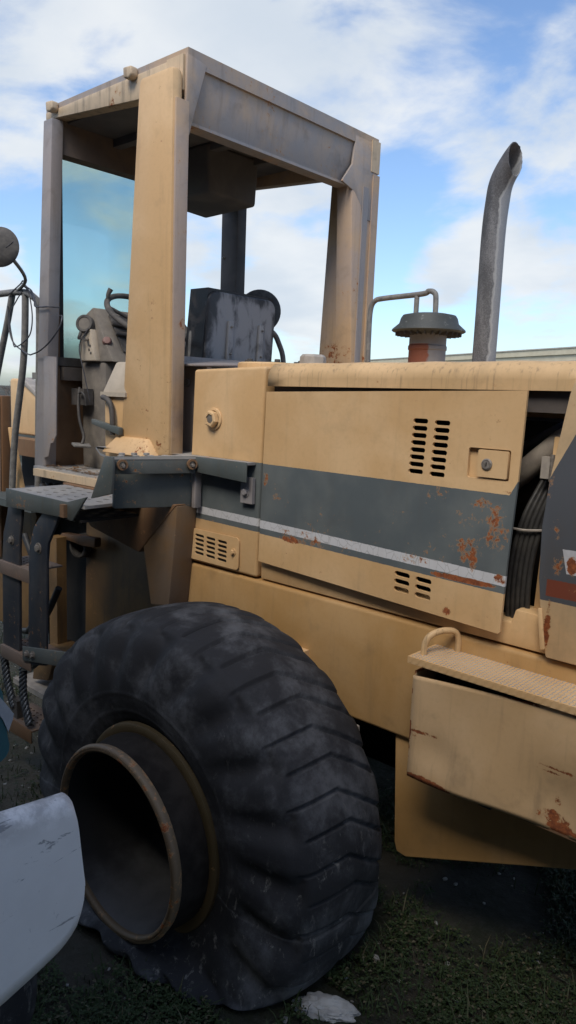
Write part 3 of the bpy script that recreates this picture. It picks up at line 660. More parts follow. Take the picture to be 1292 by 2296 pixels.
# seat
def cushion(name, c, sx, sy, sz, mat, parent, bev, lean=0.0):
    bm = bmesh.new(); add_box(bm, -sx, sx, -sy, sy, -sz, sz)
    bevel(bm, bev, 5)
    for v in bm.verts:
        v.co.x += lean * v.co.z; v.co.y *= 1 - .10 * max(0, v.co.z / sz); v.co += Vector(c)
    return link(name, bm, mat, parent, 60)
seat = cushion('seat', (-3.10, 2.75, 1.93), .25, .25, .06, 'seat_vinyl', L, .05)
cushion('seat_backrest', (-2.915, 2.755, 2.20), .066, .262, .264, 'seat_vinyl', seat, .062, .06)
bk = prism('backrest_shell', rrect(2.515, 3.005, 1.92, 2.452, .06, 6), 'x', -2.872, -2.835, 'seat_shell', seat, .012, 3, lambda a, b: .06 * (b - 2.19))
for y in (2.665, 2.89):
    br = hexa('back_bracket', [(-2.842, y - .022, 1.93), (-2.826, y - .022, 1.93), (-2.826, y + .022, 1.93), (-2.842, y + .022, 1.93), (-2.828, y - .018, 2.315), (-2.812, y - .018, 2.315), (-2.812, y + .018, 2.315), (-2.828, y + .018, 2.315)], 'seat_shell', seat, .004)
    bolt((-2.815, y, 2.285), (1, 0, 0), .005, seat, 'rail_grey'); bolt((-2.820, y, 2.15), (1, 0, 0), .005, seat, 'rail_grey')
tube('armrest_tube', [(-2.95, 2.515, 1.95), (-2.95, 2.515, 2.20), (-2.95, 2.53, 2.262), (-2.95, 2.585, 2.285), (-2.95, 2.68, 2.285)], .015, 'rail_grey', seat, 10)
tube('armrest_tube', [(-2.95, 3.225, 1.95), (-2.95, 3.215, 2.15), (-2.95, 3.175, 2.24), (-2.95, 3.12, 2.30), (-2.95, 3.02, 2.32)], .015, 'rail_grey', seat, 10)
box('seat_base', (-3.25, -2.95, 2.6, 2.9, 1.52, 1.88), 'dash_dark', seat, .01)

# instrument console
con = hexa('console', [(-3.50, 2.215, 2.085), (-3.20, 2.215, 2.085), (-3.20, 2.80, 2.085), (-3.50, 2.80, 2.085), (-3.53, 2.23, 2.30), (-3.40, 2.23, 2.365), (-3.40, 2.80, 2.365), (-3.53, 2.80, 2.31)], 'dash_grey', L, .010)
hexa('console_side_panel', [(-3.45, 2.185, 2.088), (-3.31, 2.185, 2.088), (-3.31, 2.225, 2.088), (-3.45, 2.225, 2.088), (-3.42, 2.19, 2.25), (-3.36, 2.19, 2.25), (-3.36, 2.225, 2.25), (-3.42, 2.225, 2.25)], 'cream_plastic', con, .006)
hexa('dash_face', [(-3.235, 2.30, 2.14), (-3.225, 2.30, 2.14), (-3.225, 2.74, 2.14), (-3.235, 2.74, 2.14), (-3.365, 2.30, 2.325), (-3.355, 2.30, 2.335), (-3.355, 2.74, 2.335), (-3.365, 2.74, 2.325)], 'dash_dark', con, .003)
for z, xx in ((2.285, -3.315), (2.235, -3.28)): tube('dash_lever', [(xx, 2.29, z), (xx + .02, 2.36, z - .008), (xx + .03, 2.48, z - .02)], .012, 'dark_metal', con, 10)
dl = lathe('switch_dial', [(0.0, .012), (.03, .012), (.033, .016), (.042, .016), (.046, .010), (.046, -.03), (0, -.03)], (-3.40, 2.185, 2.275), (.55, -.8, .15), 'dash_dark', con, 26)
lathe('dial_face', [(0, .0125), (.030, .0125)], (-3.40, 2.185, 2.275), (.55, -.8, .15), 'dash_grey', dl, 26)
tube('dial_stalk', [(-3.41, 2.17, 2.24), (-3.40, 2.15, 2.205), (-3.385, 2.14, 2.20)], .009, 'dark_metal', con, 8)
tube('toggle_lever', [(-3.38, 2.19, 2.20), (-3.365, 2.165, 2.19)], .008, 'bolt_metal', con, 8, 0)
lathe('red_knob', [(0, .03), (.018, .028), (.024, .015), (.024, -.02), (0, -.02)], (-3.285, 2.24, 2.185), (.75, -.55, .35), 'red_plastic', con, 18)
for i, (y, z) in enumerate(((2.19, 2.145), (2.19, 2.165), (2.19, 2.128))): lathe('indicator', [(0, .004), (.006, .003), (.007, 0)], (-3.365 + .008 * i, y - .004, z), (0, -1, 0), 'dash_dark', con, 10)
tube('console_wire', [(-3.36, 2.18, 2.25), (-3.40, 2.15, 2.16), (-3.37, 2.16, 2.02), (-3.35, 2.18, 1.88)], .003, 'wire_dark', con, 6)
sw = None
bm = bmesh.new()
cxx, ax_ = Vector((-3.16, 2.40, 2.315)), Vector((.55, .10, .82)).normalized(); uu = Vector((0, 1, 0)); vv = ax_.cross(uu)
R0, r0 = .215, .0145; ringv = []
for i in range(48):
    a = 2 * pi * i / 48; d = uu * cos(a) + vv * sin(a); ringv.append([bm.verts.new(cxx + d * (R0 + r0 * cos(b)) + ax_ * r0 * sin(b)) for b in [2 * pi * j / 10 for j in range(10)]])
for i in range(48):
    for j in range(10): bm.faces.new((ringv[i][j], ringv[i][(j + 1) % 10], ringv[(i + 1) % 48][(j + 1) % 10], ringv[(i + 1) % 48][j]))
for a in (pi * .9, pi * .1, pi * 1.5): add_tube(bm, [cxx - ax_ * .04 + (uu * cos(a) + vv * sin(a)) * .03, cxx + (uu * cos(a) + vv * sin(a)) * .21], .010, 8)
add_lathe(bm, [(0, .005), (.035, 0), (.04, -.05), (.03, -.2), (0, -.2)], cxx - ax_ * .03, ax_, 16)
sw = link('steering_wheel', bm, 'dash_dark', L, 60)
kn = cxx + (uu * cos(pi * .80) + vv * sin(pi * .80)) * .212 
tube('spinner_knob', [kn, kn + Vector((.005, 0, .035)), kn + Vector((.012, .01, .062))], .009, 'dash_dark', sw, 10, 4, lambda u: .008 + .006 * u)
# console column, pedal
hexa('steering_column', [(-3.52, 2.24, 1.52), (-3.30, 2.24, 1.52), (-3.26, 2.70, 1.52), (-3.52, 2.70, 1.52), (-3.50, 2.22, 2.09), (-3.27, 2.22, 2.09), (-3.23, 2.72, 2.09), (-3.50, 2.72, 2.09)], 'dash_grey', L, .02)
pd = hexa('brake_pedal', [(-3.42, 2.11, 1.655), (-3.36, 2.09, 1.645), (-3.31, 2.16, 1.64), (-3.37, 2.185, 1.652), (-3.415, 2.11, 1.667), (-3.355, 2.09, 1.657), (-3.305, 2.16, 1.652), (-3.365, 2.185, 1.664)], 'rail_grey', L, .004)
tube('pedal_arm', [(-3.365, 2.14, 1.66), (-3.37, 2.155, 1.70), (-3.40, 2.15, 1.78), (-3.42, 2.155, 1.88), (-3.43, 2.17, 1.95)], .008, 'dark_metal', pd, 8)
box('pedal_pivot', (-3.50, -3.38, 2.165, 2.22, 1.86, 1.945), 'dark_metal', pd, .01)
tube('pedal_spring', [(-3.40, 2.15, 1.92), (-3.36, 2.14, 1.925), (-3.34, 2.145, 1.90), (-3.34, 2.15, 1.86)], .006, 'dark_metal', pd, 8)
# side control box next to the pillar
sc = hexa('side_control_box', [(-3.00, 2.035, 1.525), (-2.80, 2.035, 1.525), (-2.80, 2.22, 1.525), (-3.00, 2.22, 1.525), (-2.985, 2.02, 1.93), (-2.80, 2.02, 1.93), (-2.80, 2.22, 1.93), (-2.985, 2.22, 1.93)], 'tan_pillar', L, .008)
hexa('control_box_cap', [(-2.99, 2.01, 1.93), (-2.80, 2.01, 1.93), (-2.80, 2.22, 1.93), (-2.99, 2.22, 1.93), (-2.95, 2.06, 2.075), (-2.80, 2.06, 2.075), (-2.80, 2.22, 2.075), (-2.95, 2.22, 2.075)], 'cream_plastic', sc, .010)
box('cap_rim', (-2.995, -2.80, 2.005, 2.02, 1.915, 1.935), 'cream_plastic', sc, .003)
tube('control_bracket', [(-2.975, 2.005, 1.91), (-2.94, 2.0, 1.905), (-2.91, 2.0, 1.885), (-2.895, 2.0, 1.85), (-2.89, 2.0, 1.80), (-2.89, 2.0, 1.74)], .013, 'dark_metal', sc, 8)
hexa('control_arm', [(-3.04, 1.985, 1.782), (-2.82, 1.985, 1.742), (-2.82, 2.01, 1.742), (-3.04, 2.01, 1.782), (-3.04, 1.985, 1.806), (-2.82, 1.985, 1.776), (-2.82, 2.01, 1.776), (-3.04, 2.01, 1.806)], 'step_green', sc, .003)

# ---- deck, steps
hl = [stadium(-2.56 + .11 * i + .035 * j, 1.80 + .075 * j, .045, .022, 3) for i in range(2) for j in range(3)]
hl = [stadium(-2.52 + .02 * j + .0, 1.785 + .06 * j, .03, .03, 3) for j in range(5)] + [stadium(-2.62 + .02 * j, 1.86 + .05 * j, .03, .026, 3) for j in range(3)]
deck = plate('deck_plate', [(-2.475, 1.70), (-2.345, 2.045), (-2.052, 2.045), (-2.052, 2.096), (-2.454, 2.096), (-2.46, 2.20), (-2.95, 2.20), (-2.95, 1.95), (-2.66, 1.78)], hl, 'z', 1.672, 1.682, 'deck_top', L)
hexa('deck_lip', [(-2.478, 1.697, 1.612), (-2.348, 2.042, 1.612), (-2.356, 2.046, 1.612), (-2.486, 1.701, 1.612), (-2.478, 1.697, 1.684), (-2.348, 2.042, 1.684), (-2.356, 2.046, 1.684), (-2.486, 1.701, 1.684)], 'step_green', deck, .003)
hexa('deck_lip', [(-2.350, 2.038, 1.618), (-2.045, 2.038, 1.604), (-2.045, 2.045, 1.604), (-2.350, 2.045, 1.618), (-2.350, 2.038, 1.684), (-2.045, 2.038, 1.684), (-2.045, 2.045, 1.684), (-2.350, 2.045, 1.684)], 'step_green', deck, .003)
prism('deck_skirt', [(-2.525, 1.755), (-2.395, 2.06), (-2.43, 2.075), (-2.56, 1.77)], 'z', 1.462, 1.62, 'step_green', deck, .006)
prism('deck_rib', [(-2.39, 2.055), (-2.365, 2.055), (-2.365, 2.09), (-2.39, 2.09)], 'z', 1.46, 1.62, 'grey_paint', deck, .003)
prism('deck_side_plate', [(-2.505, 1.684), (-2.455, 1.684), (-2.45, 1.64), (-2.462, 1.535), (-2.605, 1.50)], 'y', 1.696, 1.71, 'step_green', deck, .003)
sb = box('strip_bracket', (-2.115, -2.048, 2.078, 2.094, 1.515, 1.62), 'grey_paint', deck, .003)
bolt((-2.085, 2.078, 1.56), (0, -1, 0), .014, sb, 'grey_paint')
for p in ((-2.455, 1.745, 1.652), (-2.352, 2.02, 1.652)):
    lathe('lug_socket', [(.014, .004), (.022, .004), (.022, -.01), (.014, -.012)], Vector(p) + Vector((.012, -.006, 0)), (.936, -.352, 0), 'brown_paint', deck, 16)
    bolt(Vector(p) + Vector((.010, -.004, -.004)), (.936, -.352, 0), .008, deck)
hl = []
for i in range(6):
    for j in range(5): hl.append(stadium(-3.17 + i * .088 + (.04 if j % 2 else 0), 1.735 + j * .062, .038, .02, 3))
st = plate('lower_step', [(-3.262, 1.675), (-2.615, 1.675), (-2.64, 2.03), (-3.262, 2.03)], hl, 'z', 1.455, 1.468, 'deck_top', L)
hexa('step_lip', [(-3.266, 1.668, 1.385), (-2.74, 1.668, 1.40), (-2.74, 1.676, 1.40), (-3.266, 1.676, 1.385), (-3.266, 1.668, 1.470), (-2.74, 1.668, 1.470), (-2.74, 1.676, 1.470), (-3.266, 1.676, 1.470)], 'step_green', st, .002)
prism('step_lip', [(-2.742, 1.470), (-2.742, 1.400), (-2.70, 1.395), (-2.60, 1.500), (-2.59, 1.51)], 'y', 1.668, 1.677, 'step_green', st, .002)
box('step_pan', (-3.25, -2.66, 1.69, 2.02, 1.39, 1.40), 'black_void', st, 0)
box('step_socket', (-2.765, -2.735, 1.650, 1.668, 1.405, 1.46), 'brown_paint', st, .008)
box('step_back_plate', (-3.262, -3.254, 1.676, 2.03, 1.385, 1.455), 'step_green', st, .001)
# ---- structure beneath the cab
prism('cab_support_beam', [(-3.30, 1.475), (-2.40, 1.475), (-2.66, 1.225), (-3.04, 1.285)], 'y', 1.98, 2.10, 'brown_paint', L, .008)
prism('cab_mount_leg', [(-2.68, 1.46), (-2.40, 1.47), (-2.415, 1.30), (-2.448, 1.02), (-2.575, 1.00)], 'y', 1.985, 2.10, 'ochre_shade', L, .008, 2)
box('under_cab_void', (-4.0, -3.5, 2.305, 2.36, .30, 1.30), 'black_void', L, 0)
box('hitch_post', (-3.635, -3.555, 2.10, 2.16, .40, 1.135), 'ochre_shade_brown', L, .006)
lathe('hitch_pin_housing', [(.068, -.1), (.068, .0), (.06, .008), (.048, .008), (.046, -.1)], (-3.50, 2.20, 1.085), (.2, -1, 0), 'dash_dark', L, 28, True)
prism('hitch_cap', [(-3.64, 1.12), (-3.60, 1.15), (-3.28, 1.17), (-3.28, 1.12), (-3.40, 1.11), (-3.60, 1.12)], 'y', 2.16, 2.20, 'brown_paint', L, .004)
prism('support_tab', [(-3.40, 1.30), (-3.36, 1.355), (-3.30, 1.29), (-3.31, 1.265), (-3.40, 1.265)], 'y', 2.06, 2.075, 'plate_light', L, .002)
for i in range(3):
    x0 = -3.55 + .0 * i
    tube('steering_hose', [(-3.6 + .02 * i, 2.05 + .03 * i, 1.42), (-3.45 + .02 * i, 2.02, 1.36 - .03 * i), (-3.28, 2.0 + .02 * i, 1.36), (-3.1, 2.02 + .03 * i, 1.44)], .022, 'hose_black', L, 10)
tube('hitch_hose', [(-3.62, 1.95, 1.16), (-3.48, 1.93, 1.02), (-3.44, 1.93, .86), (-3.50, 1.94, .72), (-3.62, 1.96, .62)], .018, 'hose_black', L, 10)
tube('hitch_hose', [(-3.30, 1.96, .93), (-3.38, 1.95, .80), (-3.52, 1.96, .66), (-3.70, 1.98, .60)], .018, 'hose_black', L, 10)
# ---- front frame, tower and lift arm beyond the cab
ff = prism('front_frame', [(-4.6, .45), (-3.96, .45), (-3.98, 1.02), (-3.90, 1.20), (-4.05, 1.30), (-4.6, 1.36)], 'y', 2.18, 2.28, 'ochre_shade_brown', L, .012)
prism('hitch_plate', [(-3.40, .53), (-3.60, .53), (-3.64, .33), (-3.47, .37)], 'y', 1.99, 2.2, 'ochre_shade_brown', L, .01)
box('hitch_lower_plate', (-3.78, -3.42, 1.95, 2.5, .28, .31), 'plate_light', L, .004)
box('front_frame_core', (-4.6, -3.45, 2.36, 3.1, .4, 1.25), 'black_void', L, .01)
tw = prism('loader_tower', [(-5.4, 1.0), (-4.27, 1.0), (-4.225, 1.30), (-4.215, 1.885), (-5.4, 1.90)], 'y', 2.14, 2.20, 'brown_paint', L, .008)
prism('tower_near_plate', [(-5.4, .9), (-4.25, .9), (-4.235, 1.30), (-4.228, 1.882), (-5.4, 1.895)], 'y', 2.11, 2.138, 'tan_grey_worn', tw, .006)
prism('tower_edge_post', [(-4.19, 1.70), (-4.165, 1.70), (-4.03, 1.30), (-4.10, 1.30)], 'y', 2.16, 2.19, 'tan_paint', tw, .004)
la = prism('lift_arm', [(-5.3, 2.0), (-5.15, 1.925), (-4.98, 1.835), (-4.80, 1.79), (-4.60, 1.72), (-4.60, 1.575), (-5.5, 1.575), (-5.5, 2.0)], 'y', 2.86, 2.93, 'tan_paint', L, .02, 3)
prism('lift_arm_edge', [(-5.30, 2.012), (-5.15, 1.935), (-4.98, 1.846), (-4.80, 1.80), (-4.60, 1.73), (-4.60, 1.715), (-4.80, 1.775), (-4.98, 1.815), (-5.15, 1.90), (-5.30, 1.97)], 'y', 2.845, 2.945, 'plate_light', la, .006)
box('lift_cross_tube', (-5.5, -4.5, 2.72, 2.85, 1.44, 1.56), 'brown_paint', L, .01)
box('tower_inner', (-5.5, -4.5, 2.95, 3.0, .6, 1.5), 'black_void', L, .0)
box('front_hydraulic_tank', (-5.6, -4.9, 3.35, 3.7, 1.80, 1.92), 'rail_grey', L, .02)

# ---- ladder
ld = prism('ladder', [(-3.305, 1.39), (-3.175, 1.39), (-3.185, 1.33), (-3.205, 1.24), (-3.21, 1.15), (-3.225, .70), (-3.23, .62), (-3.385, .60), (-3.39, .68), (-3.378, 1.12), (-3.362, 1.24), (-3.325, 1.33)], 'y', 1.70, 1.715, 'ladder_blue', L, .004)
prism('ladder_rail', [(-2.95, 1.41), (-2.825, 1.405), (-2.86, 1.35), (-2.925, 1.26), (-2.938, 1.18), (-2.958, .68), (-3.115, .64), (-3.112, .8), (-3.098, 1.12), (-3.088, 1.22), (-3.045, 1.32)], 'y', 1.685, 1.70, 'ladder_blue', ld, .004)
bolt((-3.005, 1.685, 1.225), (0, -1, 0), .018, ld); bolt((-3.28, 1.70, 1.215), (0, -1, 0), .016, ld)
for z in (1.095, .665):
    hl = [stadium(-3.365 + .034 * i + (.016 if j % 2 else 0), 1.735 + .026 * j, .018, .012, 3) for i in range(8) for j in range(4)]
    rg = plate('rung', [(-3.385, 1.69), (-3.095, 1.69), (-3.095, 1.86), (-3.385, 1.86)], hl, 'z', z, z + .008, 'rung_dirty', ld)
    hexa('rung_lip', [(-3.385, 1.684, z - .055), (-3.092, 1.684, z - .055), (-3.092, 1.69, z - .055), (-3.385, 1.69, z - .055), (-3.385, 1.684, z + .009), (-3.092, 1.684, z + .009), (-3.092, 1.69, z + .009), (-3.385, 1.69, z + .009)], 'rung_dirty', ld, .002)
br = hexa('brace_bar', [(-3.15, 1.675, .655), (-2.60, 1.675, .76), (-2.60, 1.688, .76), (-3.15, 1.688, .655), (-3.15, 1.675, .725), (-2.60, 1.675, .83), (-2.60, 1.688, .83), (-3.15, 1.688, .725)], 'step_green', ld, .002)
bolt((-3.105, 1.675, .70), (0, -1, 0), .013, ld); bolt((-3.05, 1.675, .71), (0, -1, 0), .013, ld)
def wire_rope(p0, p1, p2, r, parent):
    bm = bmesh.new(); P = catmull([p0, p1, p2], 14)
    for s in range(4):
        pts = []
        for i, p in enumerate(P):
            d = (P[min(i + 1, len(P) - 1)] - P[max(i - 1, 0)]).normalized(); u = d.orthogonal().normalized(); v = d.cross(u); a = s * pi / 2 + i * .75
            pts.append(p + (u * cos(a) + v * sin(a)) * r)
        add_tube(bm, pts, r * .85, 7)
    return link('wire_rope', bm, 'wire_rope', parent, 60)
wire_rope((-3.42, 1.72, .60), (-3.38, 1.715, .47), (-3.31, 1.71, .36), .011, ld)
wire_rope((-3.20, 1.705, .60), (-3.195, 1.70, .46), (-3.13, 1.695, .33), .011, ld)
hexa('rope_clamp', [(-3.24, 1.69, .575), (-3.14, 1.69, .60), (-3.14, 1.73, .60), (-3.24, 1.73, .575), (-3.16, 1.69, .64), (-3.06, 1.69, .655), (-3.06, 1.73, .655), (-3.16, 1.73, .64)], 'step_green', ld, .004)
hl = [stadium(-3.355 + .034 * i + (.016 if j % 2 else 0), 1.725 + .03 * j, .018, .012, 3) for i in range(7) for j in range(4)]
rg = plate('rung', [(-3.40, 1.70), (-3.10, 1.69), (-3.10, 1.86), (-3.40, 1.86)], hl, 'z', .300, .308, 'rung_dirty', ld)
hexa('rung_lip', [(-3.40, 1.694, .225), (-3.10, 1.684, .245), (-3.10, 1.69, .245), (-3.40, 1.70, .225), (-3.40, 1.694, .309), (-3.10, 1.684, .309), (-3.10, 1.69, .309), (-3.40, 1.70, .309)], 'brown_paint', ld, .002)
box('rope_socket', (-3.335, -3.27, 1.705, 1.75, .308, .40), 'dark_metal', ld, .008)
bolt((-3.22, 1.735, .308), (0, 0, 1), .016, ld)

# ---- front handrail and mirror on the near side
bm = bmesh.new(); add_tube(bm, catmull([(-5.088, 2.12, 2.459), (-4.361, 2.12, 2.461), (-3.998, 2.12, 2.461), (-3.864, 2.12, 2.449), (-3.798, 2.12, 2.425), (-3.749, 2.12, 2.392), (-3.737, 2.12, 2.338), (-3.743, 2.12, 2.132), (-3.755, 2.12, 1.889), (-3.78, 2.12, 1.30)], 6), .019, 10)
hr = link('front_handrail', bm, 'rail_grey', L, 50)
tube('handrail_post', [(-3.883, 2.12, 2.441), (-3.889, 2.12, 2.313), (-3.903, 2.12, 2.156), (-3.931, 2.12, 2.011), (-3.998, 2.12, 1.768), (-4.028, 2.12, 1.647), (-4.052, 2.12, 1.502), (-4.076, 2.12, 1.30)], .0195, 'rail_grey', hr, 10)
tube('handrail_post', [(-4.028, 2.12, 2.447), (-4.083, 2.12, 2.313), (-4.179, 2.12, 2.107), (-4.301, 2.12, 1.829)], .019, 'rail_grey', hr, 10)
box('front_step', (-4.4, -3.64, 2.0, 2.6, 1.27, 1.31), 'step_green', L, .006)
mi = lathe('wing_mirror', [(0, .022), (.05, .019), (.085, .008), (.092, 0), (.088, -.006), (0, -.006)], (-3.42, 1.745, 2.583), (.62, -.78, 0.05), 'dash_dark', L, 36)
tube('mirror_stem', [(-3.43, 1.76, 2.575), (-3.50, 1.85, 2.55), (-3.75, 2.05, 2.50), (-4.0, 2.12, 2.455)], .009, 'rail_grey', mi, 8)
tube('mirror_wire', [(-3.335, 1.73, 2.57), (-3.30, 1.73, 2.578), (-3.268, 1.73, 2.588)], .003, 'wire_dark', mi, 6)
mr = lathe('far_mirror', [(0, .022), (.09, .017), (.135, .006), (.142, 0), (.138, -.006), (0, -.006)], (-3.50, 3.565, 2.49), (.62, -.78, 0.05), 'dash_dark', L, 36)
tube('mirror_stem', [(-3.50, 3.57, 2.48), (-3.53, 3.50, 2.45), (-3.55, 3.40, 2.45)], .009, 'rail_grey', mr, 8)

# ---- rear wheel with collapsed tyre
WX, WZ, WY = -1.98, .392, 1.80
wh = root('wheel', (WX, WY, WZ), L); wh.matrix_parent_inverse = Matrix.Translation(-BASE[L.name])
NT, NS, NL = 1056, 150, 22
prof = [(-.245, .355), (-.262, .385), (-.282, .44), (-.290, .50), (-.287, .56), (-.272, .62), (-.250, .672), (-.225, .698), (-.185, .722), (-.10, .738), (0, .744)]
prof = prof + [(-a, b) for a, b in prof[-2::-1]]
pc3 = catmull([(a, b, 0) for a, b in prof], 20)
ls = [0]
for a, b in zip(pc3, pc3[1:]): ls.append(ls[-1] + (b - a).length)
def prof_at(s):
    tgt = s * ls[-1]; lo, hi = 0, len(ls) - 1
    while hi - lo > 1:
        md = (lo + hi) // 2
        if ls[md] <= tgt: lo = md
        else: hi = md
    f = (tgt - ls[lo]) / max(1e-9, ls[hi] - ls[lo]); p = pc3[lo].lerp(pc3[hi], f); d = (pc3[hi] - pc3[lo]).normalized(); return p.x, p.y, Vector((-d.y, d.x))
def sst(a, b, x):
    u = min(1, max(0, (x - a) / (b - a))); return u * u * (3 - 2 * u)
PR = [prof_at(j / NS) for j in range(NS + 1)]
verts = []
for i in range(NT):
    th = 2 * pi * i / NT; ct, s_ = cos(th), sin(th)
    for j in range(NS + 1):
        y, r, nn = PR[j]
        if nn.y < 0 and r > .7: nn = -nn
        ay = abs(y)
        # worn tread: two staggered sets of shallow bar edges, scalloped shoulders
        ph = th / (2 * pi) * NL
        h = 0.0
        if r > .685:
            for kk, off, ya, yb in ((0, 0.0, -.195, .005), (1, .5, -.212, -.020)):
                if ya <= y <= .225:
                    pl = ph - off + (0 if y < yb else (y - yb) * 3.0)
                    q = (pl + .5) % 1.0 - .5
                    fade = sst(ya, ya + .02, y) * (1 - sst(.17, .225, y) * .3)
                    h -= .0115 * fade * (1 - sst(.022, .042, abs(q)))
                    if -.30 < q < 0: h -= .0035 * fade * sst(-.30, -.03, q)
                if kk == 1 and -.226 < y < -.198:
                    q = (ph - off + .5) % 1.0 - .5
                    if -.24 < q < .03: h -= .0075 * (1 - sst(.004, .011, abs(y + .212))) * sst(-.24, -.1, q)
        should = sst(.175, .235, ay) * sst(.47, .60, r) * (1 if r < .70 else 1 - .55 * sst(.70, .73, r))
        q = (ph + (.25 if y < 0 else -.15) - (.70 - r) * 1.4) % 1.0
        h -= (.026 if y < 0 else .024) * should * (.5 - .5 * cos(2 * pi * q)) ** 1.7
        h += .0022 * sin(9 * th + 3 * y) * sin(23 * y + th * 4)
        # bead/sidewall rings
        if r < .60: h += .003 * (1 if .470 < r < .480 else 0) + .004 * exp(-((r - .405) / .006) ** 2)
        rr = r + (nn.y * h if nn.y > 0 else -nn.y * h); yy = y + (nn.x * h if (nn.x * y) > 0 else -nn.x * h)
        X = rr * ct; Z = rr * s_ + WZ
        # collapse on the ground
        lim = .012 + .05 * sst(.72, .40, r)
        dz = Z - lim
        if dz < .25:
            sg = .035; zn = lim + .5 * (dz + sqrt(dz * dz + sg * sg)); push = zn - Z
            out = (.20 if y < 0 else .10) * (1 - exp(-7 * push)) * sst(0, .24, ay) * (1 - .75 * sst(.42, .68, abs(X)))
            out += .035 * sst(.30, .02, Z) * sst(.36, .55, r) * sst(.1, .25, ay)
            yy += (-out if y < 0 else out); Z = zn
            X *= 1 + .05 * sst(.35, .0, zn) * sst(.5, .7, r)
            fold = .007 * sin(5.0 * X / .3 + 6 * y) * sst(.30, .06, Z) * sst(.5, .68, r)
            yy += (-fold if y < 0 else fold); X += .5 * fold
        verts.append((WX - .036 + X * (1.025 + .13 * sst(.15, -.60, X) * sst(.36, .60, r)), WY + yy, max(Z, -.006)))
faces = []
W1 = NS + 1
for i in range(NT):
    i2 = (i + 1) % NT
    for j in range(NS): faces.append((i * W1 + j, i2 * W1 + j, i2 * W1 + j + 1, i * W1 + j + 1))
me = bpy.data.meshes.new('tyre'); me.from_pydata(verts, [], faces); me.materials.append(MATS['tyre_rubber'])
for p in me.polygons: p.use_smooth = True
ty = bpy.data.objects.new('tyre', me); COL.objects.link(ty)
def wattach(o): o.parent = wh; o.matrix_parent_inverse = Matrix.Translation((-WX, -WY, -WZ)); return o
wattach(ty); ty['label'] = 'collapsed worn black tyre'
# rim: lip that stands out past the tyre, barrel, golden flange, dark disc
rlip = lathe('rim_lip', [(.316, -.002), (.323, .004), (.328, .003), (.3295, -.003), (.331, .003), (.338, .002), (.344, -.010), (.338, -.030), (.326, -.032), (.316, -.018)], (WX, 1.372, WZ), (0, -1, 0), 'rim_lip', None, 96, True, 60); wattach(rlip)
wattach(lathe('rim_barrel', [(.333, 0), (.335, .05), (.345, .10), (.345, .21)], (WX, 1.385, WZ), (0, 1, 0), 'rim_dark', None, 72))
wattach(lathe('rim_flange', [(.345, .0), (.368, -.004), (.378, .002), (.380, .018), (.37, .028), (.345, .03)], (WX, 1.512, WZ), (0, 1, 0), 'rim_flange', None, 80, True, 50))
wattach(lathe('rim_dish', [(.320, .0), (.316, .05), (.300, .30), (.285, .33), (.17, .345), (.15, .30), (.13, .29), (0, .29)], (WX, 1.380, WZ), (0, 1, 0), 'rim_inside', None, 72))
# far wheel of the same axle (its bulk shows only as dark beneath the frame)
fw = root('wheel', (WX, 3.7, .66), L); fw.matrix_parent_inverse = Matrix.Translation(-BASE[L.name])
ft = lathe('tyre', [(.35, -.24), (.5, -.28), (.66, -.25), (.735, -.17), (.75, 0), (.735, .17), (.66, .25), (.5, .28), (.35, .24)], (WX, 3.7, .70), (0, 1, 0), 'tyre_rubber', None, 48, False, 60)
ft.parent = fw; ft.matrix_parent_inverse = Matrix.Translation((-WX, -3.7, -.66))

# ---- loose wire round the front pillar and the handrail
bm = bmesh.new()
add_tube(bm, catmull([(-4.022, 2.096, 2.447), (-3.919, 2.108, 2.495), (-3.883, 2.108, 2.513), (-3.852, 2.108, 2.483), (-3.78, 2.10, 2.453), (-3.68, 2.06, 2.40), (-3.64, 2.040, 2.36), (-3.58, 2.040, 2.352), (-3.52, 2.05, 2.352), (-3.50, 2.10, 2.352)], 8), .004, 6)
add_tube(bm, catmull([(-3.883, 2.102, 2.495), (-3.816, 2.102, 2.447), (-3.78, 2.102, 2.326), (-3.804, 2.102, 2.229), (-3.877, 2.096, 2.18), (-3.949, 2.096, 2.162), (-3.98, 2.096, 2.18), (-4.016, 2.096, 2.326), (-3.949, 2.102, 2.41), (-3.877, 2.102, 2.459)], 8), .0035, 6)
add_tube(bm, catmull([(-3.883, 2.10, 2.50), (-3.84, 2.095, 2.475), (-3.80, 2.09, 2.462), (-3.76, 2.085, 2.43), (-3.70, 2.06, 2.405)], 8), .0035, 6)
add_tube(bm, catmull([(-4.034, 2.096, 2.386), (-4.022, 2.096, 2.253), (-3.973, 2.096, 2.18), (-3.877, 2.096, 2.138), (-3.76, 2.07, 2.115), (-3.66, 2.035, 2.115), (-3.56, 2.02, 2.13), (-3.46, 2.02, 2.175), (-3.39, 2.03, 2.24), (-3.38, 2.04, 2.285), (-3.43, 2.07, 2.305), (-3.50, 2.10, 2.31)], 8), .004, 6)
tag(link('wire', bm, 'wire_dark', None, 60), 'thin loose wire looped around the front cab pillar and grey handrail', 'wire')

# ================================================================== NEIGHBOURING MACHINE (white fender, lower left)
NB = root('parked_vehicle', (-2.4, .2, 0)); tag(NB, 'white-fendered vehicle parked beside the flat wheel loader tyre', 'vehicle')

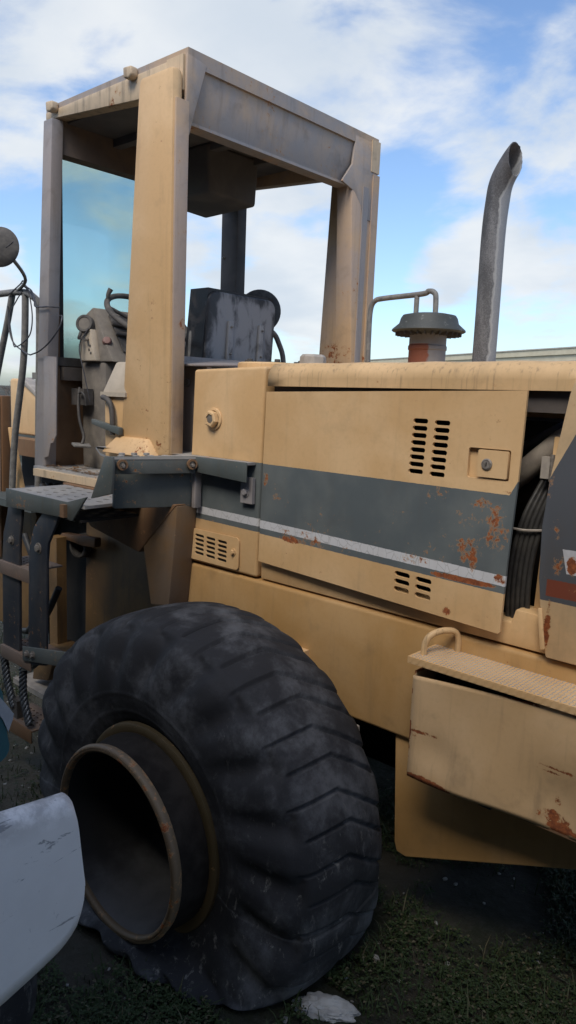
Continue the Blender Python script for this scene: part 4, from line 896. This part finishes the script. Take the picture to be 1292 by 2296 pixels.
def interp(tab, x):
    if x <= tab[0][0]: return tab[0][1]
    for (a, b), (c, d) in zip(tab, tab[1:]):
        if x <= c: return b + (d - b) * (x - a) / (c - a)
    return tab[-1][1]
ZB = [(-.6, .16), (.05, .30), (.5, .395), (.749, .460), (.85, .492), (.908, .515), (.935, .535), (.954, .556), (.968, .590), (.976, .62), (.979, .65)]
ZT = [(-.6, .945), (.05, .940), (.76, .928), (.90, .914), (.948, .910), (.958, .898), (.963, .855), (.972, .74), (.979, .66)]
ys = [-.6, -.3, .05, .2, .35, .5, .6, .7, .76, .82, .87, .90, .92, .938, .948, .955, .960, .963, .967, .970, .972, .974, .976, .978, .979]
bm = bmesh.new(); cols = []
for y in ys:
    zb, zt = interp(ZB, y), interp(ZT, y); col_ = []
    for j in range(13):
        col_.append(bm.verts.new((-1.55 + .012 * sin(3 * (zb + (zt - zb) * j / 12)), y, zb + (zt - .032 * min(1, (zt - zb) / .3) - zb) * j / 12)))
    k_ = min(1, (zt - zb) / .3)
    for a in (25, 50, 75, 90): col_.append(bm.verts.new((-1.55 - .032 * k_ * (1 - cos(radians(a))), y, zt - .032 * k_ + .032 * k_ * sin(radians(a)))))
    for a in (110, 135, 160): col_.append(bm.verts.new((-1.55 - .032 * k_ * (1 - cos(radians(a))), y, zt - .032 * k_ + .032 * k_ * sin(radians(a)))))
    cols.append(col_)
for a, b in zip(cols, cols[1:]):
    for j in range(len(a) - 1): bm.faces.new((a[j], a[j + 1], b[j + 1], b[j]))
fd = link('fender', bm, 'white_fender', NB, 60); so = fd.modifiers.new('t', 'SOLIDIFY'); so.thickness = .008; so.offset = 0
nt_ = root('wheel', (-1.99, .70, .365), NB); nt_.matrix_parent_inverse = Matrix.Translation(-BASE[NB.name])
bm = bmesh.new(); add_lathe(bm, [(.19, -.17), (.29, -.21), (.345, -.20), (.365, -.17), (.37, 0), (.365, .17), (.345, .20), (.29, .21), (.19, .17)], (-1.99, .70, .365), (0, 1, 0), 64)
o_ = link('tyre', bm, 'tyre_rubber', None, 60); o_.parent = nt_; o_.matrix_parent_inverse = Matrix.Translation((1.99, -.70, -.365))
o_ = lathe('hub', [(.195, .16), (.17, .10), (.08, .08), (.08, .15), (0, .15)], (-1.99, .70, .365), (0, 1, 0), 'dark_metal', None, 32); o_.parent = nt_; o_.matrix_parent_inverse = Matrix.Translation((1.99, -.70, -.365))
box('added_shade_body', (-4.6, -1.66, -.40, .20, .55, 1.75), 'dark_metal', NB, .03)  # unseen plain body, added behind the fender and kept tall to cast shade
TR = root('shade_truck', (0.4, -1.9, 0)); tag(TR, 'unseen dark blue box truck added to shade the lower half of the loader', 'truck')  # unseen truck, added to shade the ground, tyre and lower body
box('cargo_box', (-5.2, 4.6, -3.1, -.47, .75, 3.85), 'truck_paint', TR, .03)
for i in range(16): box('side_rib', (-5.1 + i * .63, -5.05 + i * .63, -.49, -.445, .8, 3.8), 'truck_paint', TR, .004)
box('chassis_rail', (-5.2, 6.6, -2.4, -1.3, .50, .76), 'dark_metal', TR, .02)
box('truck_cab', (4.85, 6.7, -3.0, -.6, .6, 2.7), 'truck_paint', TR, .12, 4)
box('truck_window', (5.2, 6.2, -.62, -.59, 1.75, 2.4), 'dark_dash_lens', TR, .01)
for x in (-3.9, -2.8, 5.8):
    for y in (-2.85, -.75): lathe('truck_wheel', [(0, .10), (.2, .10), (.28, .13), (.40, .14), (.48, .12), (.49, 0), (.48, -.12), (.28, -.13), (0, -.1)], (x, y, .485), (0, 1, 0), 'tyre_rubber', TR, 40)
# teal glazing edge with a clear torn film, leaning by the fender
tp = plate('tinted_panel', [(1.02, 1.00), (1.085, .985), (1.098, .955), (1.105, .90), (1.112, .80), (1.118, .765), (1.116, .745), (1.105, .727), (1.088, .716), (1.02, .700)], [], 'x', -2.207, -2.20, 'teal_plastic', NB)
plate('film_flap', [(1.06, .99), (1.09, .937), (1.112, .905), (1.132, .872), (1.128, .852), (1.112, .815), (1.095, .86), (1.06, .93)], [], 'x', -2.196, -2.193, 'clear_flap', tp)
box('panel_bracket', (-2.25, -2.16, .30, 1.04, .72, .98), 'dark_metal', NB, .02)

# ================================================================== BACKGROUND
def building(name, p0, p1, h, label, depth, group=None):
    p0, p1 = Vector((*p0, 0)), Vector((*p1, 0)); d = (p1 - p0).normalized(); nrm = Vector((-d.y, d.x, 0)); ln = (p1 - p0).length
    B = root(name, p0); tag(B, label, 'building', group)
    def seg(nm, a, b, off, dp, z0, z1, mat, par=B):
        q = [p0 + d * a + nrm * off, p0 + d * b + nrm * off, p0 + d * b + nrm * (off + dp), p0 + d * a + nrm * (off + dp)]
        return hexa(nm, [(v.x, v.y, z0) for v in q] + [(v.x, v.y, z1) for v in q], mat, par, 0)
    seg('wall', 0, ln, 0, depth, -.1, h - .5, 'wall_cream')
    seg('parapet', -.1, ln + .1, -.12, depth + .24, h - .5, h - .08, 'wall_cream')
    seg('roof_coping', -.15, ln + .15, -.18, depth + .36, h - .08, h, 'roof_trim')
    seg('joint_band', 0, ln, -.035, .03, h - .95, h - .90, 'roof_trim')
    n = int(ln / 6)
    for i in range(1, n): seg('pilaster', i * 6 - .1, i * 6 + .1, -.06, .055, -.1, h - .95, 'wall_cream')
    return seg
sg_ = building('warehouse', (-62.0, 71.5), (12.0, 35.4), 6.0, 'long cream flat-roofed warehouse seen behind the hood and exhaust stack', 14)
sg2 = building('low_building', (-70.0, 36.6), (-60.0, 33.6), 2.30, 'low cream building seen past the front handrail', 8)

T = root('bare_tree', (-64.0, 32.9, 0)); tag(T, 'leafless bare tree beyond the low cream building', 'tree')
bm = bmesh.new(); bt = bmesh.new(); rr_ = random.Random(3)
def grow(p, d, ln, r, lv):
    q = p + d * ln; add_tube(bt if lv < 2 else bm, [p, p.lerp(q, .5) + Vector((rr_.uniform(-1, 1), rr_.uniform(-1, 1), 0)) * ln * .05, q], r, 5, True, lambda u: r * (1 - .35 * u))
    if lv >= 6: return
    for _ in range(3 if lv < 4 else 2):
        nd = (d + Vector((rr_.uniform(-.8, .8), rr_.uniform(-.8, .8), rr_.uniform(-.25, .45)))).normalized(); grow(q, nd, ln * rr_.uniform(.6, .82), r * .62, lv + 1)
grow(Vector((-64.0, 32.9, -.1)), Vector((0, 0, 1)), .72, .06, 0)
link('trunk', bt, 'bark', T, 60); link('branches', bm, 'bark', T, 60)

# ================================================================== ROCK, GRASS, PEBBLES
from mathutils import noise as mn
def rock(name, c, sx, sy, sz, rot, mat, label, cat, seed):
    bm = bmesh.new(); bmesh.ops.create_icosphere(bm, subdivisions=5, radius=1)
    for v in bm.verts:
        p = v.co.copy(); n_ = mn.fractal(p * 1.6 + Vector((seed, 0, 0)), .9, 2.1, 5); n2_ = mn.cell(p * 5 + Vector((seed, 3, 1)))
        p *= 1 + .22 * n_ + .05 * n2_ + .05 * mn.noise(p * 14)
        p = Vector((p.x * sx, p.y * sy, p.z * sz)); p.rotate(Matrix.Rotation(rot, 3, 'Z')); v.co = p + Vector(c)
    return tag(link(name, bm, mat, None, 25), label, cat)
rock('rock', (-1.262, 1.692, -.006), .100, .050, .032, .55, 'limestone', 'rough white limestone rock lying behind the flat tyre', 'rock', 4)

def scatter(n, reg, fn):
    bm = bmesh.new()
    for i in range(n):
        x = rnd.uniform(reg[0], reg[1]); y = rnd.uniform(reg[2], reg[3]); fn(bm, x, y)
    return bm
def blocked(x, y):
    return (-2.72 < x < -1.33 and 1.42 < y < 2.2) or ((x + 1.255) ** 2 / .018 + (y - 1.70) ** 2 / .006 < 1)
V_, F_l = [], []
def leaf(x, y):
    if blocked(x, y): return
    d_ = mn.noise(Vector((x * 2.2, y * 2.2, 0))) + .5 * mn.noise(Vector((x * 6, y * 6, 3)))
    if d_ < rnd.uniform(-.38, .36): return
    z = gh(x, y); k_ = rnd.random()
    a = rnd.uniform(0, 6.283)
    if k_ < .6:   # clover-like leaflets
        h_ = rnd.uniform(.008, .035); r_ = rnd.uniform(.005, .011); ti = rnd.uniform(-.5, .5)
        for q in range(3):
            b = a + q * 2.09; c_, s_2 = cos(b), sin(b); n0 = len(V_)
            V_.extend([(x, y, z + h_), (x + r_ * (c_ - .6 * s_2), y + r_ * (s_2 + .6 * c_), z + h_ + r_ * (.3 + ti * c_)), (x + 1.7 * r_ * c_, y + 1.7 * r_ * s_2, z + h_ + r_ * ti * c_), (x + r_ * (c_ + .6 * s_2), y + r_ * (s_2 - .6 * c_), z + h_ + r_ * (.3 + ti * c_))])
            F_l.append((n0, n0 + 1, n0 + 2, n0 + 3))
    else:
        h_ = rnd.uniform(.02, .07) * (1.9 if rnd.random() < .06 else 1); wd = rnd.uniform(.0015, .003); bx, by = cos(a) * h_ * rnd.uniform(.2, 1.1), sin(a) * h_ * rnd.uniform(.2, 1.1); n0 = len(V_)
        px_, py_ = -sin(a) * wd, cos(a) * wd
        V_.extend([(x - px_, y - py_, z - .004), (x + px_, y + py_, z - .004), (x + bx * .4 + px_ * .8, y + by * .4 + py_ * .8, z + h_ * .6), (x + bx * .4 - px_ * .8, y + by * .4 - py_ * .8, z + h_ * .6), (x + bx, y + by, z + h_ * .85)])
        F_l.extend([(n0, n0 + 1, n0 + 2, n0 + 3), (n0 + 3, n0 + 2, n0 + 4)])
for _ in range(90000): leaf(rnd.uniform(-2.7, .5), rnd.uniform(.9, 3.4))
for _ in range(26000): leaf(rnd.uniform(-7.0, -2.7), rnd.uniform(1.1, 4.2))
me = bpy.data.meshes.new('grass'); me.from_pydata(V_, [], F_l); me.materials.append(MATS['grass_leaf'])
go = bpy.data.objects.new('grass', me); COL.objects.link(go); tag(go, 'short clover and grass growing around the loader', 'grass', kind='stuff')
bm = bmesh.new()
for i in range(900):
    x, y = (rnd.uniform(-2.4, .3), rnd.uniform(.9, 2.8)) if i < 260 else (rnd.uniform(-6.5, -2.6), rnd.uniform(1.2, 3.6))
    if blocked(x, y): continue
    r_ = rnd.uniform(.004, .011) * (1.8 if rnd.random() < .08 else 1); z = gh(x, y)
    mt_ = Matrix.Translation((x, y, z + r_ * .3)) @ Matrix.Rotation(rnd.uniform(0, 6), 4, 'Z') @ Matrix.Diagonal((1, rnd.uniform(.6, 1), rnd.uniform(.45, .8), 1))
    vs = bmesh.ops.create_icosphere(bm, subdivisions=1, radius=r_, matrix=mt_)['verts']
    for v in vs: v.co += Vector((rnd.uniform(-1, 1), rnd.uniform(-1, 1), rnd.uniform(-1, 1))) * r_ * .15
tag(link('gravel', bm, 'pebble', None, 20), 'scattered pale pebbles in the grass', 'gravel', kind='stuff')
